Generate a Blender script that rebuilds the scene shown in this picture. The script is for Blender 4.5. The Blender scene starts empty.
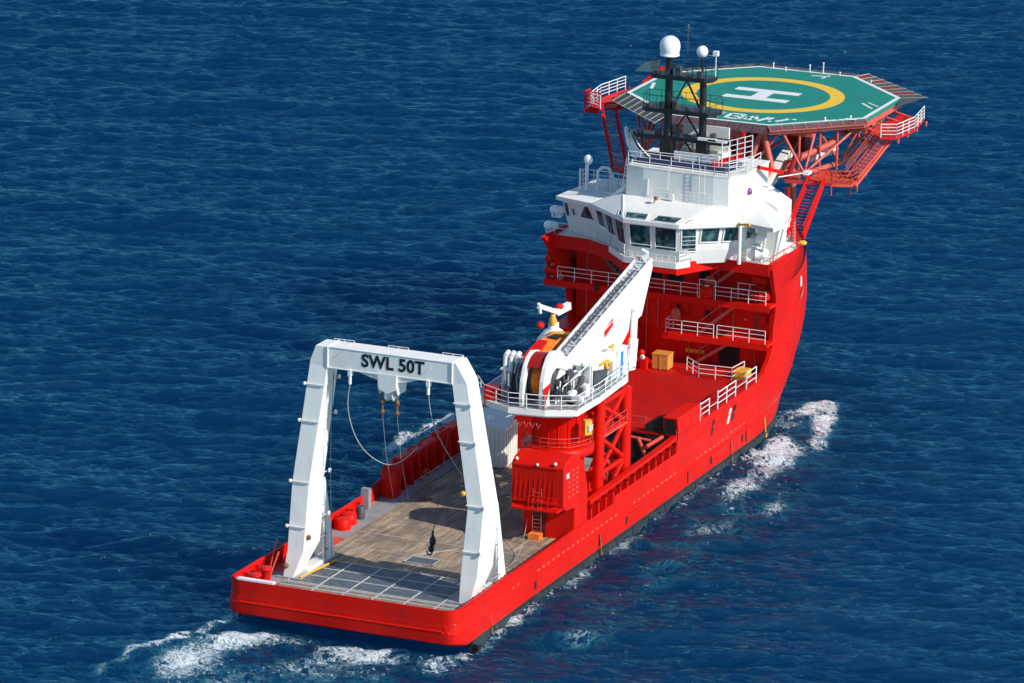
import bpy, bmesh, math, random
import numpy as np
from mathutils import Vector, Matrix
random.seed(7)
S=bpy.context.scene
COL=S.collection
R=math.radians

# ------------------------------------------------------------------ materials
def mat(name, col, rough=0.5, metal=0.0, var=0.12, vscale=1.2, bump=0.0, bscale=8.0, dirt=None, dirt_amt=0.0, spec=0.5, coat=0.0, streak=False):
    m=bpy.data.materials.new(name); m.use_nodes=True
    nt=m.node_tree; N=nt.nodes; L=nt.links
    b=N['Principled BSDF']
    tc=N.new('ShaderNodeTexCoord'); mp=N.new('ShaderNodeMapping'); L.new(tc.outputs['Object'],mp.inputs['Vector'])
    if streak: mp.inputs['Scale'].default_value=(1,1,.22)
    n=N.new('ShaderNodeTexNoise'); n.inputs['Scale'].default_value=vscale; n.inputs['Detail'].default_value=7; n.inputs['Roughness'].default_value=.62
    L.new(mp.outputs[0],n.inputs['Vector'])
    mr=N.new('ShaderNodeMapRange'); mr.inputs['From Min'].default_value=.3; mr.inputs['From Max'].default_value=.7
    mr.inputs['To Min'].default_value=1-var; mr.inputs['To Max'].default_value=1+var
    L.new(n.outputs['Fac'],mr.inputs['Value'])
    vm=N.new('ShaderNodeVectorMath'); vm.operation='SCALE'; vm.inputs[0].default_value=col[:3]; L.new(mr.outputs[0],vm.inputs['Scale'])
    out=vm.outputs[0]
    if dirt:
        n2=N.new('ShaderNodeTexNoise'); n2.inputs['Scale'].default_value=vscale*2.3; n2.inputs['Detail'].default_value=9; n2.inputs['Roughness'].default_value=.7
        L.new(mp.outputs[0],n2.inputs['Vector'])
        r2=N.new('ShaderNodeMapRange'); r2.inputs['From Min'].default_value=.55; r2.inputs['From Max'].default_value=.75; r2.inputs['To Max'].default_value=dirt_amt
        L.new(n2.outputs['Fac'],r2.inputs['Value'])
        mx=N.new('ShaderNodeMix'); mx.data_type='RGBA'; L.new(r2.outputs[0],mx.inputs[0]); L.new(out,mx.inputs[6]); mx.inputs[7].default_value=(*dirt,1)
        out=mx.outputs[2]
    L.new(out,b.inputs['Base Color'])
    b.inputs['Roughness'].default_value=rough; b.inputs['Metallic'].default_value=metal
    b.inputs['Specular IOR Level'].default_value=spec; b.inputs['Coat Weight'].default_value=coat
    if bump:
        n3=N.new('ShaderNodeTexNoise'); n3.inputs['Scale'].default_value=bscale; n3.inputs['Detail'].default_value=4
        L.new(tc.outputs['Object'],n3.inputs['Vector'])
        bp=N.new('ShaderNodeBump'); bp.inputs['Strength'].default_value=bump; bp.inputs['Distance'].default_value=.05
        L.new(n3.outputs['Fac'],bp.inputs['Height']); L.new(bp.outputs[0],b.inputs['Normal'])
    return m
RED=(0.66,0.008,0.003)
M=dict(
 red=mat('red_paint',RED,.45,spec=.15,var=.10,vscale=.35,bump=.15,bscale=1.2,dirt=(.42,.03,.02),dirt_amt=.25,streak=True),
 redhull=mat('red_hull_paint',RED,.45,spec=.16,var=.12,vscale=.3,bump=.25,bscale=.7,dirt=(.27,.018,.012),dirt_amt=.55,streak=True),
 reddeck=mat('red_deck_paint',(.45,.006,.004),.6,spec=.2,var=.15,vscale=.6,bump=.1,bscale=6,dirt=(.3,.02,.015),dirt_amt=.4),
 orange_red=mat('faded_red_steel',(.62,.065,.035),.5,var=.2,vscale=1,dirt=(.5,.16,.1),dirt_amt=.5),
 boot=mat('black_boot_topping',(.025,.03,.034),.55,var=.4,vscale=.7,dirt=(.16,.17,.15),dirt_amt=.6,bump=.4,bscale=3),
 white=mat('white_paint',(.80,.785,.73),.5,spec=.3,var=.06,vscale=.9,dirt=(.50,.43,.32),dirt_amt=.38,streak=True),
 roof=mat('white_roof_paint',(.74,.725,.665),.6,spec=.3,var=.08,vscale=.9,dirt=(.46,.43,.36),dirt_amt=.5),
 grey=mat('grey_steel',(.27,.28,.28),.6,var=.2,vscale=1.3,dirt=(.16,.13,.1),dirt_amt=.6),
 dgrey=mat('dark_grey_steel',(.06,.065,.07),.5,var=.3,vscale=2),
 black=mat('black_paint',(.012,.012,.014),.4,var=.3,vscale=2),
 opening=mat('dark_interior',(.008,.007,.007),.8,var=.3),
 blackred=mat('dark_red_interior',(.10,.004,.003),.7,var=.3),
 yellow=mat('yellow_paint',(.75,.38,.03),.5,var=.15,vscale=2,dirt=(.35,.2,.05),dirt_amt=.4),
 orange=mat('orange_rope',(.95,.24,.02),.6,var=.35,vscale=4),
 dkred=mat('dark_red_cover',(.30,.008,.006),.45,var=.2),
 blue=mat('blue_panel',(.03,.22,.62),.4,var=.1),
 green=mat('green_deck_paint',(.0,.205,.145),.6,var=.10,vscale=.5,dirt=(.0,.15,.11),dirt_amt=.5),
 greenp=mat('dark_green_panel',(.03,.075,.07),.5,var=.2),
 mwhite=mat('white_marking',(.72,.74,.70),.6,var=.08,vscale=2,dirt=(.3,.42,.38),dirt_amt=.4),
 myellow=mat('yellow_marking',(.80,.50,.02),.6,var=.06,vscale=2),
 pink=mat('sun_bleached_red_steel',(.56,.10,.07),.5,var=.2,vscale=1,dirt=(.45,.24,.22),dirt_amt=.6),
 rail=mat('white_rail_paint',(.78,.78,.76),.4,var=.05),
 crate=mat('crate_orange',(.62,.26,.04),.6,var=.15,vscale=2,dirt=(.3,.16,.05),dirt_amt=.5),
 strip2=mat('light_grey_plate',(.42,.43,.43),.6,var=.3,vscale=3),
 rope=mat('rope_fibre',(.34,.36,.33),.8,var=.2,vscale=8),
 net=mat('net_mesh',(.08,.085,.085),.7,var=.4,vscale=3),
 netred=mat('net_mesh_red',(.26,.025,.02),.7,var=.4,vscale=3),
 netdark=mat('net_mesh_maroon',(.10,.045,.055),.7,var=.4,vscale=3),
 netbar=mat('net_frame_bar',(.34,.36,.29),.5,var=.2),
 rust=mat('rusty_steel',(.20,.09,.04),.8,var=.4,vscale=6),
 plastic=mat('white_fibreglass',(.82,.82,.82),.3,var=.03),
)
def plating(m):
    nt=m.node_tree; N=nt.nodes; L=nt.links; b=N['Principled BSDF']; old=b.inputs['Normal'].links[0].from_node
    tc=N.new('ShaderNodeTexCoord'); sp=N.new('ShaderNodeSeparateXYZ'); cb=N.new('ShaderNodeCombineXYZ'); L.new(tc.outputs['Object'],sp.inputs[0]); L.new(sp.outputs[0],cb.inputs[0]); L.new(sp.outputs[2],cb.inputs[1])
    br=N.new('ShaderNodeTexBrick'); br.inputs['Scale'].default_value=1; br.inputs['Brick Width'].default_value=7.5; br.inputs['Row Height'].default_value=1.55; br.inputs['Mortar Size'].default_value=.03; br.inputs['Mortar Smooth'].default_value=.6; L.new(cb.outputs[0],br.inputs['Vector'])
    wv=N.new('ShaderNodeTexWave'); wv.inputs['Scale'].default_value=.42; wv.inputs['Distortion'].default_value=.6; L.new(cb.outputs[0],wv.inputs['Vector'])
    b1=N.new('ShaderNodeBump'); b1.inputs['Strength'].default_value=.55; b1.inputs['Distance'].default_value=.03; L.new(br.outputs['Fac'],b1.inputs['Height']); L.new(old.outputs[0],b1.inputs['Normal'])
    b2=N.new('ShaderNodeBump'); b2.inputs['Strength'].default_value=.07; b2.inputs['Distance'].default_value=.05; L.new(wv.outputs['Fac'],b2.inputs['Height']); L.new(b1.outputs[0],b2.inputs['Normal'])
    L.new(b2.outputs[0],b.inputs['Normal'])
plating(M['redhull'])
g=bpy.data.materials.new('bridge_glass'); g.use_nodes=True; b=g.node_tree.nodes['Principled BSDF']
b.inputs['Base Color'].default_value=(.012,.03,.035,1); b.inputs['Roughness'].default_value=.06; b.inputs['Specular IOR Level'].default_value=.8
nn=g.node_tree.nodes.new('ShaderNodeTexNoise'); nn.inputs['Scale'].default_value=1.9; cr=g.node_tree.nodes.new('ShaderNodeValToRGB')
cr.color_ramp.elements[0].position=.42; cr.color_ramp.elements[0].color=(.008,.03,.04,1); cr.color_ramp.elements[1].position=.75; cr.color_ramp.elements[1].color=(.10,.20,.19,1)  # lighter teal patches painted into the glass imitate reflections and a brighter interior
tcg=g.node_tree.nodes.new('ShaderNodeTexCoord'); g.node_tree.links.new(tcg.outputs['Object'],nn.inputs['Vector']); g.node_tree.links.new(nn.outputs['Fac'],cr.inputs[0]); g.node_tree.links.new(cr.outputs[0],b.inputs['Base Color'])
M['glass']=g

def wood_mat():
    m=bpy.data.materials.new('weathered_deck_planks'); m.use_nodes=True; nt=m.node_tree; N=nt.nodes; L=nt.links; b=N['Principled BSDF']
    tc=N.new('ShaderNodeTexCoord')
    br=N.new('ShaderNodeTexBrick'); br.inputs['Scale'].default_value=1; br.inputs['Brick Width'].default_value=3.9; br.inputs['Row Height'].default_value=.27
    br.inputs['Mortar Size'].default_value=.016; br.offset=.43; br.inputs['Bias'].default_value=0
    br.inputs['Color1'].default_value=(.40,.295,.19,1); br.inputs['Color2'].default_value=(.27,.19,.12,1); br.inputs['Mortar'].default_value=(.10,.075,.05,1)
    L.new(tc.outputs['Object'],br.inputs['Vector'])
    mp=N.new('ShaderNodeMapping'); mp.inputs['Scale'].default_value=(.35,2.2,1); L.new(tc.outputs['Object'],mp.inputs['Vector'])
    n=N.new('ShaderNodeTexNoise'); n.inputs['Scale'].default_value=1.3; n.inputs['Detail'].default_value=8; n.inputs['Roughness'].default_value=.65; L.new(mp.outputs[0],n.inputs['Vector'])
    r=N.new('ShaderNodeMapRange'); r.inputs['From Min'].default_value=.32; r.inputs['From Max'].default_value=.68; r.inputs['To Min'].default_value=.55; r.inputs['To Max'].default_value=1.6; L.new(n.outputs['Fac'],r.inputs['Value'])
    vm=N.new('ShaderNodeVectorMath'); vm.operation='SCALE'; L.new(br.outputs['Color'],vm.inputs[0]); L.new(r.outputs[0],vm.inputs['Scale'])
    n2=N.new('ShaderNodeTexNoise'); n2.inputs['Scale'].default_value=.38; n2.inputs['Detail'].default_value=9; n2.inputs['Roughness'].default_value=.65; L.new(tc.outputs['Object'],n2.inputs['Vector'])
    r2=N.new('ShaderNodeMapRange'); r2.inputs['From Min'].default_value=.46; r2.inputs['From Max'].default_value=.58; r2.inputs['To Max'].default_value=.75; L.new(n2.outputs['Fac'],r2.inputs['Value'])
    mx=N.new('ShaderNodeMix'); mx.data_type='RGBA'; L.new(r2.outputs[0],mx.inputs[0]); L.new(vm.outputs[0],mx.inputs[6]); mx.inputs[7].default_value=(.155,.125,.10,1)
    L.new(mx.outputs[2],b.inputs['Base Color']); b.inputs['Roughness'].default_value=.8
    bp=N.new('ShaderNodeBump'); bp.inputs['Strength'].default_value=.5; bp.inputs['Distance'].default_value=.02; L.new(br.outputs['Fac'],bp.inputs['Height']); bp.invert=True; L.new(bp.outputs[0],b.inputs['Normal'])
    return m
M['wood']=wood_mat()
M['grate']=mat('dark_grating',(.085,.10,.115),.55,var=.35,vscale=1.5,dirt=(.17,.16,.14),dirt_amt=.5)
M['line']=mat('worn_white_line',(.50,.50,.47),.7,var=.2,vscale=3,dirt=(.2,.18,.15),dirt_amt=.6)
M['strip']=mat('worn_steel_strip',(.21,.17,.12),.7,var=.35,vscale=1.5,dirt=(.35,.33,.28),dirt_amt=.5)

# ------------------------------------------------------------------ mesh helpers
class MB:
    def __init__(s): s.v=[]; s.f=[]; s.mi=[]; s.sm=[]; s.cur=0; s.pc=[]
    def add(s,vs,fs,smooth=False):
        o=len(s.v); s.v+= [tuple(map(float,v)) for v in vs]; s.pc.append((o,len(s.v),len(s.f),len(s.f)+len(fs)))
        for f in fs: s.f.append([i+o for i in f]); s.mi.append(s.cur); s.sm.append(smooth)
        return s
    def box(s,x0,x1,y0,y1,z0,z1):
        x0,x1=sorted((x0,x1));y0,y1=sorted((y0,y1));z0,z1=sorted((z0,z1))
        return s.add([(x0,y0,z0),(x1,y0,z0),(x1,y1,z0),(x0,y1,z0),(x0,y0,z1),(x1,y0,z1),(x1,y1,z1),(x0,y1,z1)],
          [(3,2,1,0),(4,5,6,7),(0,1,5,4),(1,2,6,5),(2,3,7,6),(3,0,4,7)])
    def prism(s,pts,vec):   # polygon (3D pts) extruded
        n=len(pts); P=[Vector(p) for p in pts]; V=Vector(vec)
        return s.add(P+[p+V for p in P],[list(range(n))[::-1],[n+i for i in range(n)]]+[(i,(i+1)%n,n+(i+1)%n,n+i) for i in range(n)])
    def zprism(s,xy,z0,z1): return s.prism([(x,y,z0) for x,y in xy],(0,0,z1-z0))
    def yprism(s,xz,y0,y1): return s.prism([(x,y0,z) for x,z in xz],(0,y1-y0,0))
    def tube(s,a,b,r,r2=None,n=8,smooth=True,cap=True):
        a=Vector(a);b=Vector(b); d=b-a
        if d.length<1e-6: return s
        d.normalize(); up=Vector((0,0,1)) if abs(d.z)<.95 else Vector((1,0,0))
        p=d.cross(up).normalized(); q=d.cross(p); r2=r if r2 is None else r2
        A=[a+(p*math.cos(t)+q*math.sin(t))*r for t in [2*math.pi*i/n for i in range(n)]]
        B_=[b+(p*math.cos(t)+q*math.sin(t))*r2 for t in [2*math.pi*i/n for i in range(n)]]
        s.add(A+B_,[(i,n+i,n+(i+1)%n,(i+1)%n) for i in range(n)],smooth)
        if cap: s.add(A,[list(range(n))]); s.add(B_,[list(range(n))[::-1]])
        return s
    def path(s,pts,r,n=6):
        for a,b in zip(pts,pts[1:]): s.tube(a,b,r,n=n)
        return s
    def bar(s,a,b,w,h,up=(0,0,1)):   # rectangular section bar, w sideways, h along up
        a=Vector(a);b=Vector(b);d=(b-a).normalized();u=Vector(up)
        if abs(d.dot(u))>.97: u=Vector((1,0,0))
        p=d.cross(u).normalized()*w/2;q=p.cross(d).normalized()*h/2
        A=[a-p-q,a+p-q,a+p+q,a-p+q];B_=[x+(b-a) for x in A]
        return s.add(A+B_,[(0,1,2,3),(7,6,5,4),(0,4,5,1),(1,5,6,2),(2,6,7,3),(3,7,4,0)])
    def lathe(s,c,prof,n=20,smooth=True,axis='z'):
        c=Vector(c); vs=[];k=len(prof)
        for i in range(n):
            t=2*math.pi*i/n
            for r,h in prof:
                if axis=='z': vs.append(c+Vector((r*math.cos(t),r*math.sin(t),h)))
                elif axis=='y': vs.append(c+Vector((r*math.cos(t),h,-r*math.sin(t))))
                else: vs.append(c+Vector((h,r*math.cos(t),r*math.sin(t))))
        fs=[(i*k+j,((i+1)%n)*k+j,((i+1)%n)*k+j+1,i*k+j+1) for i in range(n) for j in range(k-1)]
        return s.add(vs,fs,smooth)
    def ball(s,c,r,sc=(1,1,1),n=16):
        c=Vector(c); k=n//2; vs=[];
        for i in range(n):
            for j in range(k+1):
                t=2*math.pi*i/n;p=math.pi*j/k
                vs.append(c+Vector((r*sc[0]*math.sin(p)*math.cos(t),r*sc[1]*math.sin(p)*math.sin(t),r*sc[2]*math.cos(p))))
        return s.add(vs,[(i*(k+1)+j,i*(k+1)+j+1,((i+1)%n)*(k+1)+j+1,((i+1)%n)*(k+1)+j) for i in range(n) for j in range(k)],True)
    def rail(s,pts,h=1.1,n=3,sp=1.6,r=.034,close=False):
        P=[Vector(p) for p in pts]
        if close: P.append(P[0])
        for a,b in zip(P,P[1:]):
            L=(b-a).length; k=max(1,round(L/sp))
            for i in range(k+1):
                q=a.lerp(b,i/k); s.tube(q,q+Vector((0,0,h)),r,n=5)
            for j in range(n):
                z=Vector((0,0,h*(j+1)/n)); s.tube(a+z,b+z,r if j==n-1 else r*.8,n=5)
        return s
    def ladder(s,a,b,side,w=.5,step=.32,r=.035):
        a=Vector(a);b=Vector(b);d=Vector(side).normalized()*w/2
        s.tube(a-d,b-d,r,n=5);s.tube(a+d,b+d,r,n=5)
        k=int((b-a).length/step)
        for i in range(1,k+1):
            q=a.lerp(b,i/(k+1)); s.tube(q-d,q+d,r*.8,n=4)
        return s
    def stair(s,a,b,side,w=.9,step=.28):
        a=Vector(a);b=Vector(b);d=Vector(side).normalized()*w/2
        s.bar(a-d,b-d,.06,.26);s.bar(a+d,b+d,.06,.26)
        k=max(2,int(abs(b.z-a.z)/step)); hd=Vector((b.x-a.x,b.y-a.y,0)).normalized()*.12
        for i in range(k+1):
            q=a.lerp(b,i/k); s.add([q-d-hd,q+d-hd,q+d+hd,q-d+hd],[(0,1,2,3)])
            
        return s
    def build(s,name,m,parent=None,bevel=0,label=None,one=False):
        if not one and parent is not None and len(s.pc)>1:
            cl=s.clusters()
            if 1<len(cl)<=10:
                outs=[]
                for c in sorted(cl,key=lambda c:-sum(s.pc[i][1]-s.pc[i][0] for i in c)):
                    q=MB()
                    for i in sorted(c):
                        a,b_,fa,fb=s.pc[i]; o=len(q.v); q.v+=s.v[a:b_]
                        for k in range(fa,fb): q.f.append([t-a+o for t in s.f[k]]); q.mi.append(s.mi[k]); q.sm.append(s.sm[k])
                    outs.append(q.build1(name,m,parent,bevel,label))
                return outs[0]
        return s.build1(name,m,parent,bevel,label)
    def clusters(s,mg=.04):
        A=np.array(s.v); bb=[(A[a:b_].min(0)-mg,A[a:b_].max(0)+mg) for a,b_,_,_ in s.pc]
        n=len(bb); lo=np.array([x[0] for x in bb]); hi=np.array([x[1] for x in bb]); lab=-np.ones(n,int); k=0
        for i in range(n):
            if lab[i]>=0: continue
            st=[i]; lab[i]=k
            while st:
                j=st.pop(); ov=((lo<=hi[j])&(hi>=lo[j])).all(1)&(lab<0)
                for t in np.nonzero(ov)[0]: lab[t]=k; st.append(t)
            k+=1
        return [list(np.nonzero(lab==i)[0]) for i in range(k)]
    def build1(s,name,m,parent=None,bevel=0,label=None):
        me=bpy.data.meshes.new(name); off=Vector((0,0,0)) if parent is None else wloc(parent)
        me.from_pydata([tuple(Vector(v)-off) for v in s.v],[],s.f)
        ms=m if isinstance(m,(list,tuple)) else [m]
        for k in ms: me.materials.append(M[k] if isinstance(k,str) else k)
        me.polygons.foreach_set('material_index',s.mi); me.polygons.foreach_set('use_smooth',s.sm)
        me.update()
        bm=bmesh.new(); bm.from_mesh(me); bmesh.ops.remove_doubles(bm,verts=bm.verts,dist=1e-5) if bevel else None
        bmesh.ops.recalc_face_normals(bm,faces=bm.faces); bm.to_mesh(me); bm.free()
        o=bpy.data.objects.new(name,me); COL.objects.link(o)
        if parent is not None: o.parent=parent
        if bevel:
            bv=o.modifiers.new('bevel','BEVEL'); bv.width=bevel; bv.segments=2; bv.limit_method='ANGLE'; bv.angle_limit=R(40)
        if label: o['label']=label
        return o
def wloc(o):
    v=Vector(o.location)
    while o.parent is not None: o=o.parent; v+=Vector(o.location)
    return v
def tag(o,label,cat,group=None):
    o['label']=label; o['category']=cat
    if group: o['group']=group
    return o
def empty(name,loc):
    o=bpy.data.objects.new(name,None); COL.objects.link(o); o.location=loc; o.empty_display_size=.5; return o
def textmesh(body,size,fn,name,m,parent,bold=0.02,sx=1.0):
    """text as mesh; fn maps (u,v,w) -> world"""
    cu=bpy.data.curves.new('t','FONT'); cu.body=body; cu.size=size; cu.align_x='CENTER'; cu.align_y='CENTER'; cu.extrude=.012; cu.offset=bold; cu.space_character=1.05
    t=bpy.data.objects.new('t',cu); COL.objects.link(t); bpy.context.view_layer.update()
    me=t.to_mesh(); mb=MB()
    mb.add([fn(v.co.x*sx,v.co.y,v.co.z) for v in me.vertices],[list(p.vertices) for p in me.polygons])
    t.to_mesh_clear(); bpy.data.objects.remove(t); bpy.data.curves.remove(cu)
    return mb.build(name,m,parent)

# ------------------------------------------------------------------ SHIP
ship=empty('offshore_ship',(0,0,0))
tag(ship,'large red and white offshore ship with green helideck and white stern lifting frame','ship')
I=np.interp
def Hh(z): return float(I(z,[0,6,9,11.4,15.4],[9,9,9.1,9.4,10.1]))
def X0(z): return float(I(z,[0,1,2,3,4,5,6,8,10,11.4,12.5,15.4],[59.8,60.5,61.6,63.5,65,65.8,67.1,67.9,67.3,65,63,69]))
def LL(z): return 84+max(z,-1.5)*.5
def hb(X,z):
    x0,L=X0(max(z,0)),LL(z)
    return Hh(z) if X<=x0 else max(0,Hh(z)*(1-((X-x0)/(L-x0))**2))
TT=[i/26 for i in range(1,27)]
def xs_for(z,start,fixed):
    xs=[x for x in fixed if x>start+.05]; xs=[start]+xs
    xb=fixed[-1]
    return xs+[xb+(LL(z)-xb)*t for t in TT]
# lower hull: U-shaped rows
fixed=[2.2]+[4+2*i for i in range(29)]
zs=[-2.5,-1.2,-.3,.3,.75,1.0,1.14,1.9,2.1,2.6,3.1,3.6]
def start(z): return float(I(z,[-2.5,-.3,.75,1.0,1.14],[7,4.2,.9,.25,0]))
mb=MB(); rows=[]
for z in zs:
    st=start(z); row=[]
    bulge=.10 if 1.95<z<2.05 else 0
    side=[(st+1.1,)]+[(x,) for x in fixed]+[(fixed[-1]+(LL(z)-fixed[-1])*t,) for t in TT]
    st-=.14*max(0,1-abs(z-1.7)/.5); YS_=lambda x:(.2 if z<2.3 else .1)*max(0,1-x/14); sb=[(x[0],-hb(x[0],z)-YS_(x[0]),z) for x in side][::-1]
    y9=9+YS_(0); arc=[(st+1.1-1.1*math.sin(a),-(y9-1.1+1.1*math.cos(a)),z) for a in [math.pi/2*i/5 for i in range(1,6)]]
    pw=.0;  row=sb+arc; row+=[(st,y,z) for y in (-6,-3,0,3,6)]+[(x,-y,zz) for x,y,zz in arc[::-1]]+[(x,-y,zz) for x,y,zz in sb[::-1]]
    rows.append(row)
for a in range(len(zs)-1):
    mb.cur=1 if zs[a]<.7 else 0
    n=len(rows[a]); mb.add(rows[a]+rows[a+1],[(i,i+1,n+i+1,n+i) for i in range(n-1)],True)
# upper side rows
def Xa(z): return float(I(z,[5.4,5.8,6.4,7.5,11.4,15.4],[60.8,62.2,63.2,64,63.7,60.4]))
mb.cur=0
def seg(zl,stf,fix,endf=None):
    rr=[]
    for z in zl:
        xs=[stf(z)]+fix
        xb=fix[-1]
        xs+= [xb+(LL(z)-xb)*t for t in TT] if endf is None else [endf]
        rr.append((z,xs))
    for s in (-1,1):
        for (z1,a),(z2,b_) in zip(rr,rr[1:]):
            n=len(a); mb.add([(x,s*hb(x,z1),z1) for x in a]+[(x,s*hb(x,z2),z2) for x in b_],[(i,i+1,n+i+1,n+i) for i in range(n-1)],True)
F60=[26+2*i for i in range(18)]
seg([3.6,3.9,4.1],lambda z:30,F60[3:])
seg([4.1,4.8,5.4],lambda z:43,[44+2*i for i in range(9)])
seg([5.4,5.6,5.8,6.1,6.4,7,7.5,9,11.4,12.5],Xa,[64.3,65,66])
seg([12.5,13.5,15.4],Xa,[64.3,65,66],67.0)
# edge thickness of the wing plates and the bow top deck
for s in (-1,1):
    zl=[5.4,5.8,6.4,7.5,9,11.4,13.5,15.4]
    a=[(Xa(z),s*hb(Xa(z),z),z) for z in zl]; b_=[(Xa(z)+.02,s*(hb(Xa(z),z)-.35),z) for z in zl]
    n=len(zl); mb.add(a+b_,[(i,i+1,n+i+1,n+i) for i in range(n-1)])
    b2=[(65,s*(hb(65,z)-.35),z) for z in zl]; mb.add(b_+b2,[(i,i+1,n+i+1,n+i) for i in range(n-1)])
hull=mb.build('hull',['redhull','boot'],ship)
# bow deck
mb=MB(); xs=[66+ (LL(12.4)-66)*i/20 for i in range(21)]
pts=[(x,-hb(x,12.4)+.02,12.35) for x in xs]+[(x,hb(x,12.4)-.02,12.35) for x in xs[::-1]]
mb.add([p for p in pts],[list(range(len(pts)))]); mb.build('forecastle_deck','reddeck',hull)
# rubbing strake with dotted scuffs and pipe lines
mb=MB()
for s in (-1,1):
    for z,x0_,x1_,r in ((2.02,0.9,66,.11),(4.25,44,66,.05)):
        xx=np.linspace(x0_,x1_,50)
        mb.path([(x,s*(hb(x,z)+.02),z) for x in xx],r,5)
mb.path([(-.03,-8,2.02),(-.03,8,2.02)],.10,5)
mb.build('rubbing_strake','red',hull)
mb=MB()
x=3.0
while x<58:
    if not (12<x<14.5 or 31<x<33.5 or 43<x<47 ):
        zz=2.42 if x<54 else 2.6
        mb.box(x,x+.42,-9.035,-9.0,zz,zz+.13); mb.build('painted_mark','pink',hull); mb=MB()
    x+=.95 if x>9 else 1.25
mb=MB()
for x in (1.9,4.2,27,45.5,58.5): mb.box(x,x+.12,-9.06,-9.0,.95,2.0); 
for x in (3.6,14.5,32.5,50.5,57.5): mb.box(x,x+.35,-9.03,-9.0,1.15,1.75)
mb.build('scupper','opening',hull)
for s in (-1,1):   # black fenders along the waterline, one part per length
    for i in range(18):
        mb=MB(); a=3.5+i*3.35+.0; mb.box(a,a+3.2,s*9.16,s*8.98,.10,.60); mb.build('waterline_fender','boot',hull)
for i,xx in enumerate((6.2,27.1,55.0,63.0)):
    mb=MB(); mb.cur=0; y=hb(xx,1)
    mb.tube((xx,-y-.05,1.9),(xx,-y-.22,.15),.06,n=6); mb.box(xx-.13,xx+.13,-y-.28,-y-.1,.2,.5); mb.build('anode_bracket','yellow' if i==3 else 'rust',hull)
# draft mark / side shell openings
for (a,b_,z0,z1) in ((50.5,51.3,3.55,4.7),(55.1,56.2,3.6,4.75)):
    mb=MB(); mb.yprism([(a,z0),(a+.28,z0),(b_,z1),(a+.3,z1)],-9.03,-9.0); mb.build('side_port','opening',hull)
mb=MB(); mb.yprism([(54.0,3.6),(54.35,3.6),(55.0,4.7),(54.6,4.72)],-9.05,-9.0); mb.build('side_port_door','white',hull)
mb=MB(); 
def hs(x,z,o=.03): return (x,-hb(x,z)-o,z)
mb.add([hs(69.6,10.1),hs(70.2,10.15),hs(71.6,10.75),hs(72.0,11.0),hs(71.8,10.45),hs(71.2,10.2)],[(0,1,2,3,4,5)])
mb.build('side_emblem','pink',hull)
mb=MB(); mb.add([hs(70.6,11.1),hs(71.3,11.05),hs(71.5,11.7),hs(70.9,12.0)],[(0,1,2,3)]); mb.build('side_emblem','mwhite',hull)
# big scuffs on the transom
mb=MB()
for (y,z) in ((6.9,1.6),(2.4,1.6),(-2.2,1.55),(8.2,1.7)):
    mb.bar((-.03,y,2.0),(-.03,y-.55,1.4),.07,.03,up=(1,0,0))
mb.build('transom_fender_bar','red',hull)

# bulwarks
def wall(mb,pts,th,z0,z1):    # pts xy open polyline, offset th to the left
    P=[Vector((x,y)) for x,y in pts]; Q=[]
    for i,p in enumerate(P):
        d=Vector((0,0))
        if i>0: d+=(P[i]-P[i-1]).normalized()
        if i<len(P)-1: d+=(P[i+1]-P[i]).normalized()
        d.normalize(); Q.append(p+Vector((-d.y,d.x))*th)
    n=len(P); z0f=z0; z1f=z1 if callable(z1) else (lambda p:z1)
    V=[(p.x,p.y,z0) for p in P]+[(p.x,p.y,z1f(p)) for p in P]+[(q.x,q.y,z0) for q in Q]+[(q.x,q.y,z1f(p)) for q,p in zip(Q,P)]
    F=[]
    for i in range(n-1):
        F+=[(i,i+1,n+i+1,n+i),(2*n+i,2*n+i+1,3*n+i+1,3*n+i),(n+i,n+i+1,3*n+i+1,3*n+i)]
    F+=[(0,n,3*n,2*n),(n-1,2*n-1,4*n-1,3*n-1)]
    mb.add(V,F)
arc=[(1.12-1.08*math.sin(a),-(9-1.12+1.08*math.cos(a))) for a in [math.pi/2*i/5 for i in range(6)]]
mb=MB()
wall(mb,[(25,8.96),(1.12,8.96)]+[(x,-y) for x,y in arc[1:]]+arc[::-1][0:]+[(25,-8.96)],.16,2.6,3.615)
for s in (-1,1):
    for i in range(12):
        x=2.2+i*1.95
        if s<0 and 17<x<24: continue
        mb.yprism([(x,2.6),(x+.12,2.6),(x+.12,3.5),(x,3.5)],s*8.8,s*8.45)
mb.build('bulwark','red',ship)
mb=MB(); mb.box(.06,.5,5.4,8.3,3.62,3.75); mb.build('stern_roller','white',ship)
# tapered grey bulwark end post
mb=MB(); mb.box(22.9,23.4,8.3,8.95,2.6,4.2); mb.build('fairlead_post','grey',ship)
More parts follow.
